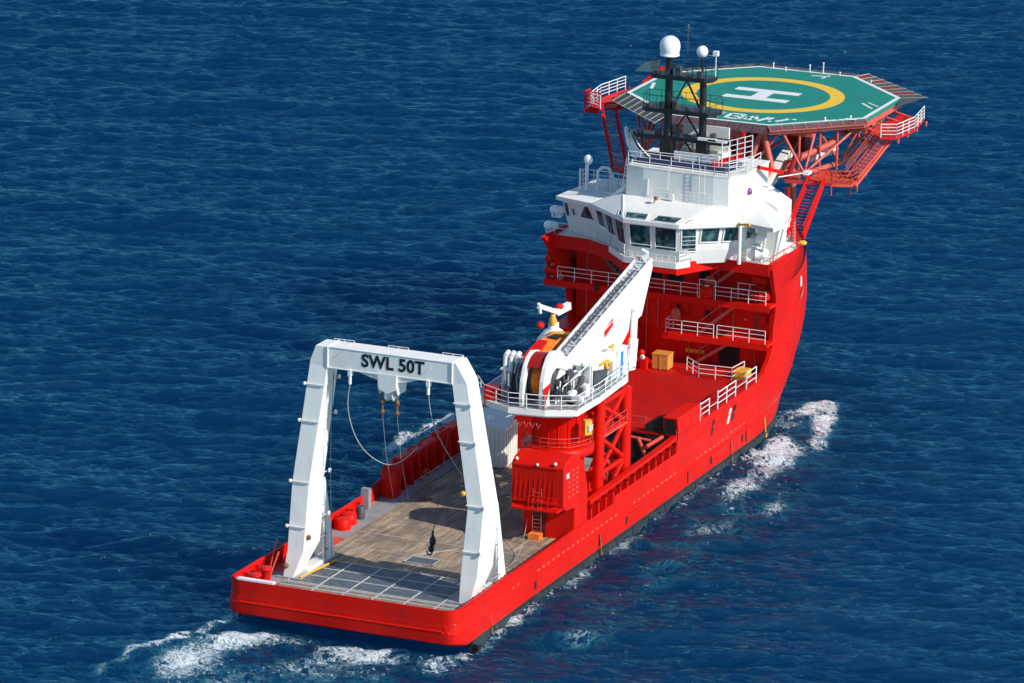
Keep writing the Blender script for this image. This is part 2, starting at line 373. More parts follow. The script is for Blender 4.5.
# crash rails (framed bulwark with openings)
def crash(s):
    ya=s*9.0; yb=s*(8.5 if s<0 else 8.15); xs_=25.2 if s<0 else 27.2
    zt=lambda x:(5.02+.02*(x-25)) if s<0 else (4.85+.016*(x-25))
    mb=MB(); mb.prism([(xs_,ya-s*.02,zt(xs_)-.22),(xs_,yb,zt(xs_)-.22),(xs_,yb,zt(xs_)),(xs_,ya-s*.02,zt(xs_))],(0,0,0)) if 0 else None
    mb.bar((xs_,(ya+yb)/2,zt(xs_)-.12),(43.2,(ya+yb)/2,zt(43.2)-.12),abs(ya-yb),.26)
    x=xs_+.2; k=0
    while x<43:
        z=zt(x)-.2
        mb.prism([(x,ya-s*.03,2.7),(x,ya-s*.03,z),(x,yb-s*.02,z),(x,yb-s*(.25 if s>0 else .0),2.6),(x,ya-s*.28,2.6)],(.24,0,0))
        mb.yprism([(x-.3,z+.02),(x+.54,z+.02),(x+.24,z-.42),(x,z-.42)],ya-s*.03,ya-s*.14)
        x+=1.46; k+=1
    o=mb.build('crash_rail','red',ship)
    mb=MB(); x0_=30 if s<0 else 25
    wall(mb,[(x0_,s*8.93),(43,s*8.93)] if s<0 else [(43,s*8.93),(x0_,s*8.93)],.1,2.6,4.0); mb.build('side_plating','dkred' if s>0 else 'red',o)  # port plating coloured darker to stand in for shade in the rail gaps
    return o
cr1=crash(-1); cr2=crash(1)
mb=MB(); mb.yprism([(26.4,3.4),(26.7,4.6),(27.3,4.95),(28.3,4.75),(27.6,3.7),(27.6,2.6),(26.4,2.6)],7.7,8.98); mb.build('rail_end_guard','red',cr2)
mb=MB()
for x in (30.5,33,36.2): mb.tube((x,9.1,4.7),(x+.9,8.5,5.4),.07,n=6); mb.tube((x+.9,8.5,5.4),(x+2,8.6,5.1),.05,n=6)
mb.box(28.6,31.3,8.2,8.9,4.9,5.15); mb.box(36,38.2,8.2,8.9,5.0,5.25)
mb.build('pipe_guard','red',cr2)

# decks
mb=MB(); mb.add([(.2,-8.9,2.6),(66,-8.9,2.6),(66,8.9,2.6),(.2,8.9,2.6)],[(0,1,2,3)])
deck=mb.build('main_deck','grey',ship)
mb=MB(); mb.add([(6,6.62,2.604),(15.5,6.62,2.604),(15.5,8.85,2.604),(6,8.85,2.604)],[(0,1,2,3)]); mb.build('red_deck_strip','orange_red',deck)
mb=MB(); mb.add([(10.05,-8.2,2.66),(41.5,-8.2,2.66),(41.5,6.6,2.66),(10.05,6.6,2.66)],[(0,1,2,3)]); mb.box(10.05,41.5,6.6,6.66,2.6,2.68)
mb.build('wood_planking','wood',deck)
mb=MB()
xl=[4.35,6.2,8.1,10.0]; yl=[6.3,3.7,1.25,-1.1,-3.6,-6.0,-8.0]
mb.cur=1; mb.add([(4.35,-8,2.62),(10,-8,2.62),(10,6.5,2.62),(4.35,6.5,2.62)],[(0,1,2,3)])
mb.cur=0
for x in xl: mb.box(x-.05,x+.05,-8.05,6.55,2.6,2.655)
for y in yl: mb.box(4.3,10.05,y-.05,y+.05,2.6,2.65)
mb.build('deck_grating',['line','grate'],deck)
mb=MB(); mb.cur=0; mb.add([(.3,-8.2,2.61),(4.3,-8.2,2.61),(4.3,6.6,2.61),(.3,6.6,2.61)],[(0,1,2,3)])
mb.cur=1
for y in yl[1:]: mb.box(2.6,4.3,y-.04,y+.04,2.6,2.64)
mb.box(3.3,3.42,-8,6.5,2.6,2.66); mb.box(4.0,4.1,-8,6.5,2.6,2.66)
mb.build('stern_strip',['strip','line'],deck)
mb=MB(); mb.cur=1; mb.box(11.95,13.5,-1.9,.45,2.6,2.70); mb.cur=0
for a in ((11.95,12.03,-1.9,.45),(13.42,13.5,-1.9,.45),(11.95,13.5,-1.9,-1.82),(11.95,13.5,.37,.45)): mb.box(*a,2.6,2.72)
mb.build('hatch_cover',['line','grate'],deck)
mb=MB()
for x,w in ((13.7,.05),(17.4,.05)): mb.box(x,x+w,-8.1,6.6,2.66,2.675)
mb.bar((13.75,.6,2.68),(16.2,-1.6,2.68),.10,.02); mb.bar((16.2,-1.6,2.68),(15.4,-4.4,2.68),.08,.02)
mb.build('deck_seam','line',deck)
# coaming, pads under the lifting frame, small fittings
mb=MB()
for y in (6.4,-7.2): mb.box(4.7,11.6,y-1.0,y+1.0,2.6,2.68)
mb.build('frame_pad','grey',deck)
mb=MB(); mb.tube((5.0,5.6,2.72),(10.0,5.0,2.72),.09,n=8); mb.build('hinge_pipe','yellow',deck)
# bollards against the port bulwark (one part each)
for x,y in ((17.6,8.0),(19.0,8.15)):
    mb=MB(); mb.lathe((x,y,2.6),[(.62,0),(.62,.75),(.5,.85),(0,.85)],16); mb.build('bollard','red',deck)
mb=MB(); mb.lathe((20.6,7.9,2.6),[(.35,0),(.35,.9),(.28,1.0),(0,1.0)],14); mb.build('vent_pipe','dgrey',deck)
for x in (1.6,3.4):
    mb=MB(); mb.lathe((x,7.6,2.6),[(.4,0),(.4,.9),(.5,.95),(.5,1.1),(0,1.1)],14); mb.build('bollard','red',deck)
mb=MB(); mb.tube((5.2,8.2,2.6),(6.1,8.0,5.0),.05,n=6); mb.tube((6.1,8.0,5.0),(7.2,8.4,4.4),.05,n=6); mb.path([(4.2,7.7,2.6),(4.9,7.4,4.1),(5.4,7.5,4.3)],.07); mb.build('davit','orange_red',deck)
# low grey walkway rail beside port crash rail
mb=MB(); mb.rail([(28.5,6.9,2.66),(37,6.9,2.66)],h=.9,n=2,sp=4,r=.035); mb.box(28.5,37,6.85,6.95,2.66,2.9); mb.build('low_barrier','grey',deck)
mb=MB(); mb.tube((27,5.4,2.66),(27,5.4,5.1),.06,n=6); mb.tube((26.5,5.4,5.0),(27.5,5.4,5.0),.05,n=6); mb.box(26.6,27.4,5.0,5.8,2.66,2.75); mb.build('sampling_post','rust',deck)

# ------------------------------------------------------------------ A-FRAME
# leg sections (x0,x1,y0,y1) per z ; port then starboard
def legmesh(yo,yi):
    mb=MB()
    zz=[4.6,9.5,17.6]
    xa=[5.2,6.0,7.05]; xb=[9.6,9.9,9.5]
    rings=[]
    for k,z in enumerate([2.65,4.7,7,9.5,13.5,18.3]):
        x0=I(z,[2.65,4.7,9.5,18.3],[4.9,5.3,6.0,7.2]); x1=I(z,[2.65,4.7,7,9.5,18.3],[6.6,8.1,8.5,8.6,9.1])
        o=I(z,[2.65,4.7,9.5,18.3],yo); i_=I(z,[2.65,4.7,9.5,18.3],yi)
        rings.append([(x0,o,z),(x0,i_,z),(x1,i_,z),(x1,o,z)])
    for a,b_ in zip(rings,rings[1:]): mb.add(a+b_,[(i,(i+1)%4,4+(i+1)%4,4+i) for i in range(4)])
    mb.add(rings[0],[(0,1,2,3)]); mb.add(rings[-1],[(3,2,1,0)])
    return mb
mb=MB()
bx=[7.2,9.6]
mb.box(7.2,9.1,-5.3,4.55,18.25,19.78)
# corner gussets (chamfered)
mb.prism([(7.2,4.55,18.25),(7.2,5.98,18.25),(7.2,5.95,18.6),(7.2,5.5,19.78),(7.2,4.55,19.78)],(1.9,0,0))
mb.prism([(7.2,-5.3,18.25),(7.2,-6.5,18.25),(7.2,-6.35,18.6),(7.2,-5.6,19.78),(7.2,-5.3,19.78)],(1.9,0,0))
# deeper belly in the middle
mb.prism([(7.22,2.7,18.35),(7.22,-3.3,18.35),(7.22,-1.8,17.9),(7.22,-.9,17.72),(7.22,.35,17.72),(7.22,1.3,17.95)],(1.7,0,0))
# stiffening flange frames
for y in (4.55,-5.3): mb.box(7.12,9.18,y-.05,y+.05,18.2,19.84)
mb.box(7.16,7.2,-5.3,4.55,19.74,19.81); mb.box(7.14,7.2,-5.3,4.55,18.2,18.28)
af=mb.build('lifting_frame','white',ship,bevel=.03)
af['label']='white gantry lifting frame at the stern'
legs=[]
for (yo,yi,lad) in (([6.9,6.75,6.75,5.98],[6.1,5.45,5.4,4.55],4.9),([-7.95,-8.35,-8.45,-6.5],[-7.1,-7.05,-7.2,-5.3],-7.4)):
    m_=legmesh(yo,yi); c=(yo[1]+yi[1])/2
    # forward raking strut forming the wide base
    s=-1 if c<0 else 1
    m_.prism([(9.6,c-.45,2.65),(11.2,c-.45,2.65),(9.4,c-.45,9.2),(8.6,c-.45,9.2)],(0,.9,0))
    m_.box(6.4,10.5,c-.5,c+.5,2.65,2.95)
    L_=m_.build('leg','white',af,bevel=.025); legs.append(L_)
    mb=MB(); 
    mb.ladder((9.2,c-.52 if s<0 else c-.5,2.9),(8.9,c-.42,9.0),(1,0,0),w=.5,r=.035)
    for z in (3.6,4.8,6.0,7.2): mb.tube((8.0,c-.5,z),(9.9-(z-3)*.17,c-.5,z),.06,n=5)
    mb.build('ladder','grey',L_)
    mb=MB()
    for z,k in ((9.7,1),(14.2,1),(16.9,.6),(6.4,.8)):
        x0=I(z,[2.65,4.7,9.5,18.3],[4.9,5.3,6.0,7.2]); o=I(z,[2.65,4.7,9.5,18.3],yo); i_=I(z,[2.65,4.7,9.5,18.3],yi)
        mb.tube((x0-.1,o,z),(x0-.1,i_,z),.05,n=6); mb.tube((x0-.1,i_-s*.05,z),(8.9,i_-s*.05,z+.15),.035,n=5)
        mb.lathe((x0-.12,o+s*.12,z),[(.001,-.09),(.13,-.09),(.13,.09),(.001,.09)],10,axis='y')
        mb.lathe((9,i_-s*.25,z+.2),[(.001,-.07),(.17,-.07),(.17,.07),(.001,.07)],10,axis='y')
    mb.build('pipe_bracket','rail',L_)
    mb=MB(); mb.ball((4.95 if s>0 else 7.0,(yo[0]-.2) if s>0 else -7.95,3.5),.22,n=10); mb.lathe((5.8,yi[1]-s*.15,10.6 if s<0 else 5.6),[(.001,-.08),(.2,-.08),(.2,.08),(.001,.08)],10,axis='x'); mb.build('work_light','rust' if s>0 else 'yellow',L_)
# SWL text on the aft face
textmesh('SWL 50T',1.3,lambda u,v,w:(7.19-w,-.64-u,19.06+v),'lettering','black',af,bold=.04,sx=.95)
mb=MB()
for y in (2.75,-3.45): mb.box(7.05,7.5,y-.12,y+.12,17.8,18.3); mb.tube((7.2,y,17.75),(7.2,y,17.2),.12,n=8)
mb.tube((7.15,3.9,19.1),(7.15,3.2,19.65),.03,n=5); mb.tube((7.15,-3.0,18.7),(7.15,-3.7,19.2),.03,n=5)
mb.build('hose_bracket','white',af)
mb=MB(); 
for y in (.4,-.95): mb.yprism([(7.0,18.3),(9.0,18.3),(8.7,16.8),(7.3,16.8),(7.0,17.4)],y-.07,y+.07)
mb.prism([(6.98,.5,18.35),(6.98,-1.05,18.35),(6.98,-.9,17.2),(6.98,-.3,16.9),(6.98,.35,17.2)],(.08,0,0))
mb.build('sheave_bracket','white',af)
mb=MB(); mb.lathe((7.9,-.27,16.75),[(.001,-.35),(.62,-.35),(.62,-.22),(.5,-.18),(.5,.18),(.62,.22),(.62,.35),(.001,.35)],22,axis='y'); mb.cur=1; mb.lathe((7.9,-.27,16.75),[(.001,-.4),(.2,-.4),(.2,.4),(.001,.4)],12,axis='y')
mb.build('sheave',['white','dgrey'],af)
mb=MB()
for y in (4.0,-.3,-4.6): mb.rail([(8.9,y-.8,19.78),(8.9,y+.8,19.78)],h=.18,n=1,sp=.8,r=.025)
mb.build('grab_rail','rail',af)

# hanging shackles and ropes: things of their own
for y in (.32,-.85):
    e=empty('hook_block',(7.6,y,15.9)); 
    tag(e,'rusty shackle block hanging on the %s side under the middle of the white frame beam'%('left' if y>0 else 'right'),'hook block','hook blocks under the frame beam')
    mb=MB(); mb.tube((7.6,y,17.0),(7.6,y,16.4),.035,n=5); mb.build('wire','dgrey',e)
    mb=MB(); mb.ball((7.6,y,16.15),.2,(1,1,1.4),10); mb.tube((7.6,y,15.9),(7.6,y,15.45),.07,n=6); mb.lathe((7.6,y,15.35),[(.05,-.2),(.15,-.1),(.15,.1),(.05,.2)],8); mb.build('shackle','rust',e)
    mb=MB(); mb.path([(7.6,y,15.2),(7.9,y-.2,12),(8.6,y-.6,8.2)],.012,4); mb.build('tag_line','rope',e)
def rope(pts,r,label,cat='rope',m='rope',grp=None):
    P=[Vector(p) for p in pts]; out=[]
    for i in range(len(P)-1):
        p0=P[max(i-1,0)];p1=P[i];p2=P[i+1];p3=P[min(i+2,len(P)-1)]
        for k in range(6):
            t=k/6; out.append(.5*((2*p1)+(p2-p0)*t+(2*p0-5*p1+4*p2-p3)*t*t+(3*p1-3*p2+p3-p0)*t**3))
    out.append(P[-1]); mb=MB(); mb.path(out,r,6); o=mb.build('rope',m); tag(o,label,cat,grp); return o
rope([(7.25,2.75,17.3),(7.3,2.95,15.6),(7.4,2.6,13.8),(7.6,1.8,12.3),(7.9,.6,11.4),(8.2,-.4,11.3),(8.6,-1.3,11.9),(9,-1.9,12.6)],.035,'grey hose looping down in a wide curve from the left part of the frame beam')
rope([(7.25,-3.45,17.3),(7.3,-3.6,16),(7.5,-3.9,14.6),(7.7,-4.6,13.2),(8.0,-5.6,11.6),(8.1,-6.5,10.4)],.03,'thin grey hose hanging from the frame beam to its right leg')
# dark hook bundle hanging above the deck
e=empty('load_hook',(8.5,-3.4,5.2)); tag(e,'black load hook hanging on thin wires close above the deck beside the right frame leg','hook')
mb=MB(); mb.ball((8.5,-3.4,5.8),.28,(1,.9,1.5),10); mb.ball((8.5,-3.3,5.2),.24,(1,1,1.2),10); mb.tube((8.5,-3.4,6.1),(8.5,-3.4,6.6),.09,n=6); mb.path([(8.5,-3.4,5.0),(8.5,-3.25,4.7),(8.5,-3.0,4.75),(8.5,-2.98,5.0)],.06); mb.build('hook','black',e)
mb=MB(); mb.path([(8.5,-3.4,6.5),(8.9,-3.75,9.5),(8.7,-4.4,14.0)],.025,5); mb.path([(8.5,-3.4,6.5),(9.6,-4.0,9.0),(8.9,-5.2,11.5)],.02,5); mb.build('wire','dgrey',e)
rope([(8.4,4.6,17.6),(8.2,4.7,12),(8.2,4.6,6),(9,4.9,2.7)],.025,'thin dark wire dropping from the beam beside the left frame leg','wire','dgrey')
rope([(12.5,-6.5,2.75),(14.2,-7.2,2.9),(17.5,-6.6,3.1),(20.6,-5.8,4.4)],.02,'thin pale line from the right frame leg across planks to the red winch house','line','rope')

# ------------------------------------------------------------------ WINCH HOUSE
mb=MB()
mb.yprism([(20.05,5.9),(19.95,8.9),(20.4,9.25),(21.6,9.55),(23.0,9.2),(24.1,8.1),(24.8,6.2),(24.85,2.62),(22.3,2.62),(22.3,5.3),(20.6,5.45)],-8.9,-4.7)
wh=mb.build('winch_house','red',ship,bevel=.06)
mb=MB()
for y in np.linspace(-8.1,-5.0,9): mb.box(19.965,20.0,y-.02,y+.02,6.2,8.75)
mb.box(19.9,19.98,-8.4,-4.85,8.75,8.87); mb.box(19.9,20.05,-8.4,-4.85,6.05,6.18)
mb.build('shutter_rib','red',wh)
mb=MB(); mb.prism([(20.3,-8.9,5.9),(20.3,-4.7,5.9),(19.6,-4.9,5.6),(19.6,-8.6,5.6)],(0,0,-.12)); mb.rail([(19.7,-8.5,5.6),(19.7,-6.2,5.6)],h=1.0,n=2,sp=.8,r=.03); mb.build('balcony','red',wh)
mb=MB(); mb.ladder((19.75,-6.9,2.7),(19.75,-6.9,7.2),(0,1,0),w=.7,r=.022); mb.build('ladder','pink',wh)
mb=MB(); mb.box(22.2,22.32,-6.6,-5.5,2.7,4.8); mb.build('door','blackred',wh)
mb=MB()
for i in range(6):
    for j in range(3): mb.box(20.9+j*.75,21.25+j*.75,-8.94,-8.9,6.4+i*.38,6.5+i*.38)
mb.build('louvre','pink',wh)
mb=MB(); mb.box(20.5,20.9,-8.95,-8.6,8.0,8.35); mb.ball((20.0,-5.1,9.25),.14,n=8); mb.ball((20.0,-8.2,9.2),.14,n=8); mb.ball((19.9,-6.8,9.0),.12,n=8); mb.build('flood_light','mwhite',wh)
mb=MB(); mb.box(21.2,21.9,-6.5,-5.6,2.66,3.1); mb.build('deck_box','orange',wh)

# ------------------------------------------------------------------ CRANE
CX,CY=27,-5.5
mb=MB(); mb.lathe((CX,CY,2.6),[(2.3,0),(2.3,.6),(1.95,.9),(1.95,9.1),(2.2,9.3),(2.2,9.5)],36); cr=mb.build('deck_crane','red',ship)
cr['label']='knuckle boom deck crane with white boom on red pedestal'
mb=MB()
for k in range(16):
    a=2*math.pi*k/16; mb.tube((CX+1.98*math.cos(a),CY+1.98*math.sin(a),3.6),(CX+1.98*math.cos(a),CY+1.98*math.sin(a),11.4),.04,n=4)
mb.build('pedestal_rib','red',cr)
mb=MB(); mb.lathe((CX,CY,8.0),[(1.95,-.3),(2.75,.15),(2.75,.75),(1.95,.75)],36); mb.build('pedestal_gallery','red',cr)
mb=MB()
pts=[(CX+2.65*math.cos(a),CY+2.65*math.sin(a),8.75) for a in [R(100+i*18) for i in range(15)]]
mb.rail(pts,h=.95,n=3,sp=1.2,r=.028); mb.build('handrail','pink',cr)
PL=[(23.1,-1.0),(21.9,-3.5),(22.3,-6.3),(23.4,-8.5),(27.5,-8.6),(34,-8.3),(37.2,-7.0),(37.0,-3.6),(31.5,.6),(25.2,.4)]
mb=MB(); mb.zprism(PL,12.05,12.5); mb.zprism([(x*.85+28*.15,y*.8-5.2*.2) for x,y in PL],11.7,12.05); mb.build('platform',['white'],cr)
mb=MB(); mb.zprism([(x*.97+28*.03,y*.97-5*.03) for x,y in PL],12.5,12.53); mb.build('platform_floor','grey',cr)
mb=MB(); mb.rail([(x,y,12.5) for x,y in PL[:7]],h=1.15,n=3,sp=1.25,r=.04); mb.rail([(PL[0][0],PL[0][1],12.5),(PL[9][0],PL[9][1],12.5)],h=1.15,n=3,sp=1.3,r=.04); mb.build('handrail','rail',cr)
mb=MB(); 
for i in range(5):
    mb.path([(22.4,-3.6-i*.5,11.4),(22.3,-3.8-i*.5,11.0),(22.3,-4.0-i*.5,11.4)],.03,5)
mb.build('hose_loop','pink',cr)
# boom
YS,YP=-6.0,-4.75
prof=[(25.4,14.1),(26.2,14.9),(27.2,15.25),(44.25,19.1),(44.45,18.4),(42.4,15.05),(40.2,14.7),(37.4,13.2),(33.8,13.2),(32.6,14.5),(29,14.2)]
mb=MB(); mb.yprism(prof,YS,YS+.12); mb.yprism(prof,YP-.12,YP)
mb.prism([(26.4,YS+.1,14.6),(27.2,YS+.1,15.0),(44.0,YS+.1,18.8),(44.1,YS+.1,18.5)],(0,1.05,0))
mb.prism([(33,YS+.1,12.75),(37.4,YS+.1,13.25),(40.2,YS+.1,14.8),(42.3,YS+.1,15.1),(42.3,YS+.1,15.2),(33,YS+.1,13.0)],(0,1.05,0))
boom=mb.build('boom','white',cr)
mb=MB()   # raised ribs on the boom side
for k in range(9):
    x=30+k*1.55; zt=15.25+(x-27.2)*.226-.15; zb=I(x,[27,29,32.6,33.8,37.4,40.2,42.4,44.4],[14.2,14.2,14.5,13.2,13.3,14.8,15.2,18.4])+.15
    mb.bar((x,YS-.02,zb),(x+.25,YS-.02,zt),.10,.05,up=(0,1,0))
mb.bar((29,YS-.03,14.7),(43,YS-.03,17.3),.10,.06,up=(0,1,0))
mb.bar((27.2,YS-.03,15.2),(44.25,YS-.03,19.05),.22,.08,up=(0,1,0))
mb.build('boom_rib','white',boom)
mb=MB()  # walkway ladder pattern on top of the boom
def bt(x,y,dz=0): return (x,y,15.28+(x-27.2)*.2258+dz)
mb.cur=1; mb.add([bt(27.3,YS+.1,-.12),bt(44.1,YS+.1,-.12),bt(44.1,YP-.1,-.12),bt(27.3,YP-.1,-.12)],[(0,1,2,3)]); mb.cur=0
for k in range(13):
    x=27.9+k*1.3; mb.bar(bt(x,YS+.05),bt(x,YP-.05),.10,.08)
    mb.bar(bt(x,YS+.1),bt(x+1.1,YP-.1),.06,.05)
mb.bar(bt(27.3,YS+.04,.04),bt(44.2,YS+.04,.04),.10,.10); mb.bar(bt(27.3,YP-.04,.04),bt(44.2,YP-.04,.04),.10,.10)
mb.cur=2
mb.tube(bt(30,YS+.55,.05),bt(42,YS+.5,.05),.07,n=6); mb.tube(bt(28.5,YS+.85,.05),bt(40,YS+.8,.05),.05,n=6)
mb.build('boom_walkway',['rail','strip2','dgrey'],boom)
mb=MB()
for k in range(6): mb.path([(43.4+k*.16,YS+.1+k*.15,19.0),(43.5+k*.16,YS+.15+k*.15,19.75),(44.0+k*.16,YS+.2+k*.15,19.75),(44.1+k*.16,YS+.2+k*.15,18.9)],.035,5)
mb.build('tip_guard','rail',boom)
mb=MB(); mb.ball((44.5,YS+.1,18.9),.16,n=8); mb.ball((44.4,YP-.1,19.0),.14,n=8); mb.build('tip_light','orange',boom)
mb=MB(); mb.add([(34.6,YS-.06,15.75),(36.3,YS-.06,16.3),(36.3,YS-.06,15.7),(34.6,YS-.06,15.1)],[(0,1,2,3)]); mb.build('red_diamond','red',boom)
mb=MB(); mb.tube((38.6,YS-.7,11.9),(39.5,YS-.5,13.9),.38,n=12); mb.tube((39.5,YS-.5,13.9),(40.4,YS-.2,15.9),.26,n=10); mb.ball((40.4,YS-.25,16.0),.35,n=10); mb.tube((40.4,YS-.5,16.0),(40.4,YS+.2,16.0),.22,n=10)
mb.build('hydraulic_cylinder','white',cr)
mb=MB(); mb.yprism([(36.6,12.0),(39.0,11.6),(39.3,12.6),(37.0,13.0)],-6.9,-5.8); mb.build('cylinder_foot','white',cr)
mb=MB(); mb.tube((39.2,-5.2,12.2),(39.9,-5.2,15.0),.25,n=8); mb.tube((38.6,-5.6,12.8),(40.2,-5.4,13.8),.16,n=8); mb.box(37.6,39.2,-5.8,-5.0,12.6,13.1); mb.build('slewing_brace','red',cr)
# cheek arches and drum
for y0,y1,dz in ((YS-.1,YS+.25,0),(-4.45,-4.15,-.15)):
    mb=MB()
    out=[(22.55,12.05),(22.35,13.3),(22.5,14.6),(22.95,15.6),(23.6,16.25),(24.4,16.55),(25.6,16.3),(27.2,15.3)]
    inn=[(27.0,12.6),(25.2,13.6),(24.6,14.4),(23.7,14.9),(23.25,14.2),(23.2,13.2),(23.4,12.05)]
    P_=out+([(27.2,14.3),(26,14.8),(24.9,15.1),(24.1,14.8),(23.75,14.2),(23.65,13.2),(23.9,12.05)]) if y0<-5 else out[:-1]+[(25.6,15.6),(24.4,15.9),(23.6,15.5),(23.2,14.6),(23.1,13.3),(23.3,12.05)]
    if y0<-5: P_=P_[:]
    mb.yprism([(a,b_+dz) for a,b_ in P_],y0,y1); mb.build('drum_cheek','white',cr,bevel=.03)
mb=MB(); mb.lathe((25.0,-5.15,14.2),[(.001,-.7),(1.55,-.7),(1.55,-.6),(1.2,-.58),(1.2,.58),(1.55,.6),(1.55,.7),(.001,.7)],30,axis='y'); mb.cur=1
for k in range(10): mb.lathe((25.0,-5.15+(-.52+k*.115),14.2),[(1.36,-.06),(1.44,0),(1.36,.06)],30,axis='y')
mb.build('winch_drum',['dgrey','orange'],cr)
mb=MB()  # cover above the drum (quarter shell)
A=[R(a) for a in range(80,152,8)]
o_=[(25.0+1.9*math.cos(a)-.35,14.35+1.9*math.sin(a)) for a in A]; i2=[(25.0+1.8*math.cos(a)-.35,14.35+1.8*math.sin(a)) for a in A][::-1]
mb.yprism(o_+i2,YS+.27,-4.47); mb.build('drum_cover','dkred',cr)
mb=MB(); mb.add([(22.3,YS-.13,12.2),(22.4,YS-.13,14.1),(23.9,YS-.13,14.3),(23.1,YS-.13,13.1)],[(0,1,2,3)]); mb.build('red_flash','red',cr)
# port side machinery
mb=MB()
for y in (-2.0,-2.45,-2.9): mb.tube((24.5,y,12.5),(24.9,y,15.6),.2,n=10); mb.tube((24.9,y,15.6),(25.3,y-.05,15.8),.2,n=10)
mb.box(25.0,25.8,-3.1,-1.9,12.5,15.4)
for z in (13.4,14.6): mb.box(24.3,25.2,-3.15,-1.8,z,z+.12)
mb.build('hydraulic_accumulator','white',cr)
mb=MB(); mb.lathe((24.6,-3.3,13.4),[(.001,-.5),(1.0,-.5),(1.0,-.35),(.6,-.33),(.6,.33),(1.0,.35),(1.0,.5),(.001,.5)],20,axis='y')
mb.box(23.6,25.8,-3.9,-2.8,12,12.9)
for k in range(5): mb.path([(24,-3.9+k*.25,14.4),(24.8,-3.8+k*.25,14.9+.1*k),(26,-3.6+k*.2,14.6)],.06,5)
mb.build('auxiliary_winch','dgrey',cr)
mb=MB(); mb.yprism([(26,12.1),(26.2,14.8),(28.4,15.3),(30.2,15.6),(30,13.5),(29,12.1)],-3.2,-2.4); mb.box(23.0,23.6,-2.2,-1.1,12,13.6); mb.build('red_frame','red',cr)
mb=MB(); mb.yprism([(27.6,13.9),(28.2,14.9),(30.4,15.6),(32.6,15.6),(32.9,14.2),(30.6,13.6)],-3.9,-2.6); mb.build('orange_guard','orange',cr)
mb=MB(); mb.box(32.2,32.9,-4.3,-2.5,15.0,15.7); mb.bar((30.9,-4.3,15.0),(32.7,-4.3,15.2),.2,.5); mb.build('yellow_guard','yellow',cr)
mb=MB(); mb.prism([(30.6,-3.8,15.66),(32.1,-3.8,15.66),(31.9,-3.0,15.66),(30.9,-2.8,15.66)],(0,0,.03)); mb.build('guard_opening','opening',cr)
mb=MB(); mb.lathe((33.2,-2.4,12.0),[(1.5,0),(1.5,2.2),(1.2,3.0),(.7,3.6),(.4,3.8),(.4,4.2),(0,4.2)],20); mb.build('dome_housing','white',cr)
mb=MB(); mb.lathe((33.0,-2.4,16.1),[(.28,0),(.32,.35),(.2,.6),(.17,.9),(0,.9)],12); mb.build('yellow_post','yellow',cr)
mb=MB(); mb.bar((29.9,-2.5,18.3),(33.6,-2.5,16.95),.28,.34); mb.bar((33.4,-2.5,17.0),(35.0,-2.9,17.2),.4,.55); mb.tube((29.9,-2.5,18.5),(30.2,-2.5,17.7),.14,n=8); mb.ball((32.0,-2.0,17.6),.12,n=8); mb.build('small_jib','white',cr)
mb=MB(); mb.ball((31.5,-2.0,16.35),.3,(1.3,1,.9),12); mb.ball((33.8,-2.6,17.35),.32,(1.3,1,.7),12); mb.ball((33.2,-2.9,14.6+.9),.25,(1.5,1,.6),10); mb.build('red_float','red',cr)
# cab and machinery on the starboard side
mb=MB()
mb.box(28.4,33.2,-7.6,-6.25,12.03,14.5); mb.box(33.2,35.1,-7.75,-6.2,12.03,14.5); mb.box(28.2,33.4,-7.7,-6.2,14.5,14.62); mb.box(33.1,35.2,-7.8,-6.15,14.5,14.6)
cab=mb.build('crane_cab','white',cr,bevel=.03)
mb=MB(); mb.prism([(28.5,-7.63,14.2),(28.5,-7.63,12.9),(30.6,-7.63,12.5),(31.0,-7.63,13.0),(31.3,-7.63,13.7)],(0,-.12,0)); mb.build('windshield','dgrey',cab)
mb=MB(); mb.lathe((31.1,-7.78,14.05),[(.14,-.06),(.42,-.06),(.42,.06),(.14,.06),(.14,-.06)],16,axis='y'); mb.box(29.7,31.0,-7.75,-7.62,14.25,14.48); mb.tube((33.0,-7.4,14.0),(33.0,-7.4,15.0),.05,n=5); mb.box(32.3,33.1,-7.5,-7.3,15,15.15); mb.build('yellow_ring','yellow',cab)
mb=MB(); mb.box(33.75,34.2,-7.80,-7.75,12.3,14.4); bp_=mb.build('blue_stripe','blue',cab)
textmesh('CRANES',.36,lambda u,v,w:(34.75-v,-7.80-w,12.95+u),'lettering','mwhite',bp_,bold=.01) if 0 else None
mb=MB(); mb.box(28.9,29.5,-7.66,-7.62,12.2,12.75); mb.box(31.7,32.4,-7.66,-7.62,12.2,14.0); mb.build('panel_door','grey',cab)
mb=MB()
for (x,y,z,w,h) in ((25.6,-7.5,12.03,.9,.8),(26.9,-7.4,12.03,.7,1.4),(24.6,-7.3,12.03,.6,.5),(26.0,-6.6,12.03,.6,1.8),(27.5,-6.6,12.03,.5,2.2)): mb.box(x,x+w,y-w/2,y+w/2,z,z+h)
for k in range(7): mb.tube((24.2+k*.5,-6.35,12.1),(24.6+k*.55,-6.35,13.8+.3*math.sin(k*2)),.06,n=6)
mb.ball((25.4,-7.2,13.2),.38,(1.6,1,.6),10); mb.build('valve_block','plastic',cr,one=True)
mb=MB(); rr_=random.Random(3)
for k in range(26):
    x=23.9+rr_.random()*4.4; y=-7.6+rr_.random()*1.2; z=12.6+rr_.random()*1.4; L_=.2+rr_.random()*.5
    if k%2: mb.box(x,x+L_*.7,y,y+.3,z,z+L_)
    else: mb.tube((x,y,z),(x+.4*rr_.random(),y+.2,z+L_+.4),.05,n=5)
    mb.tube((x,y,z),(26.0,-7.0,12.9),.03,n=4)
mb.build('hydraulic_fitting','dgrey',cr)
mb=MB()
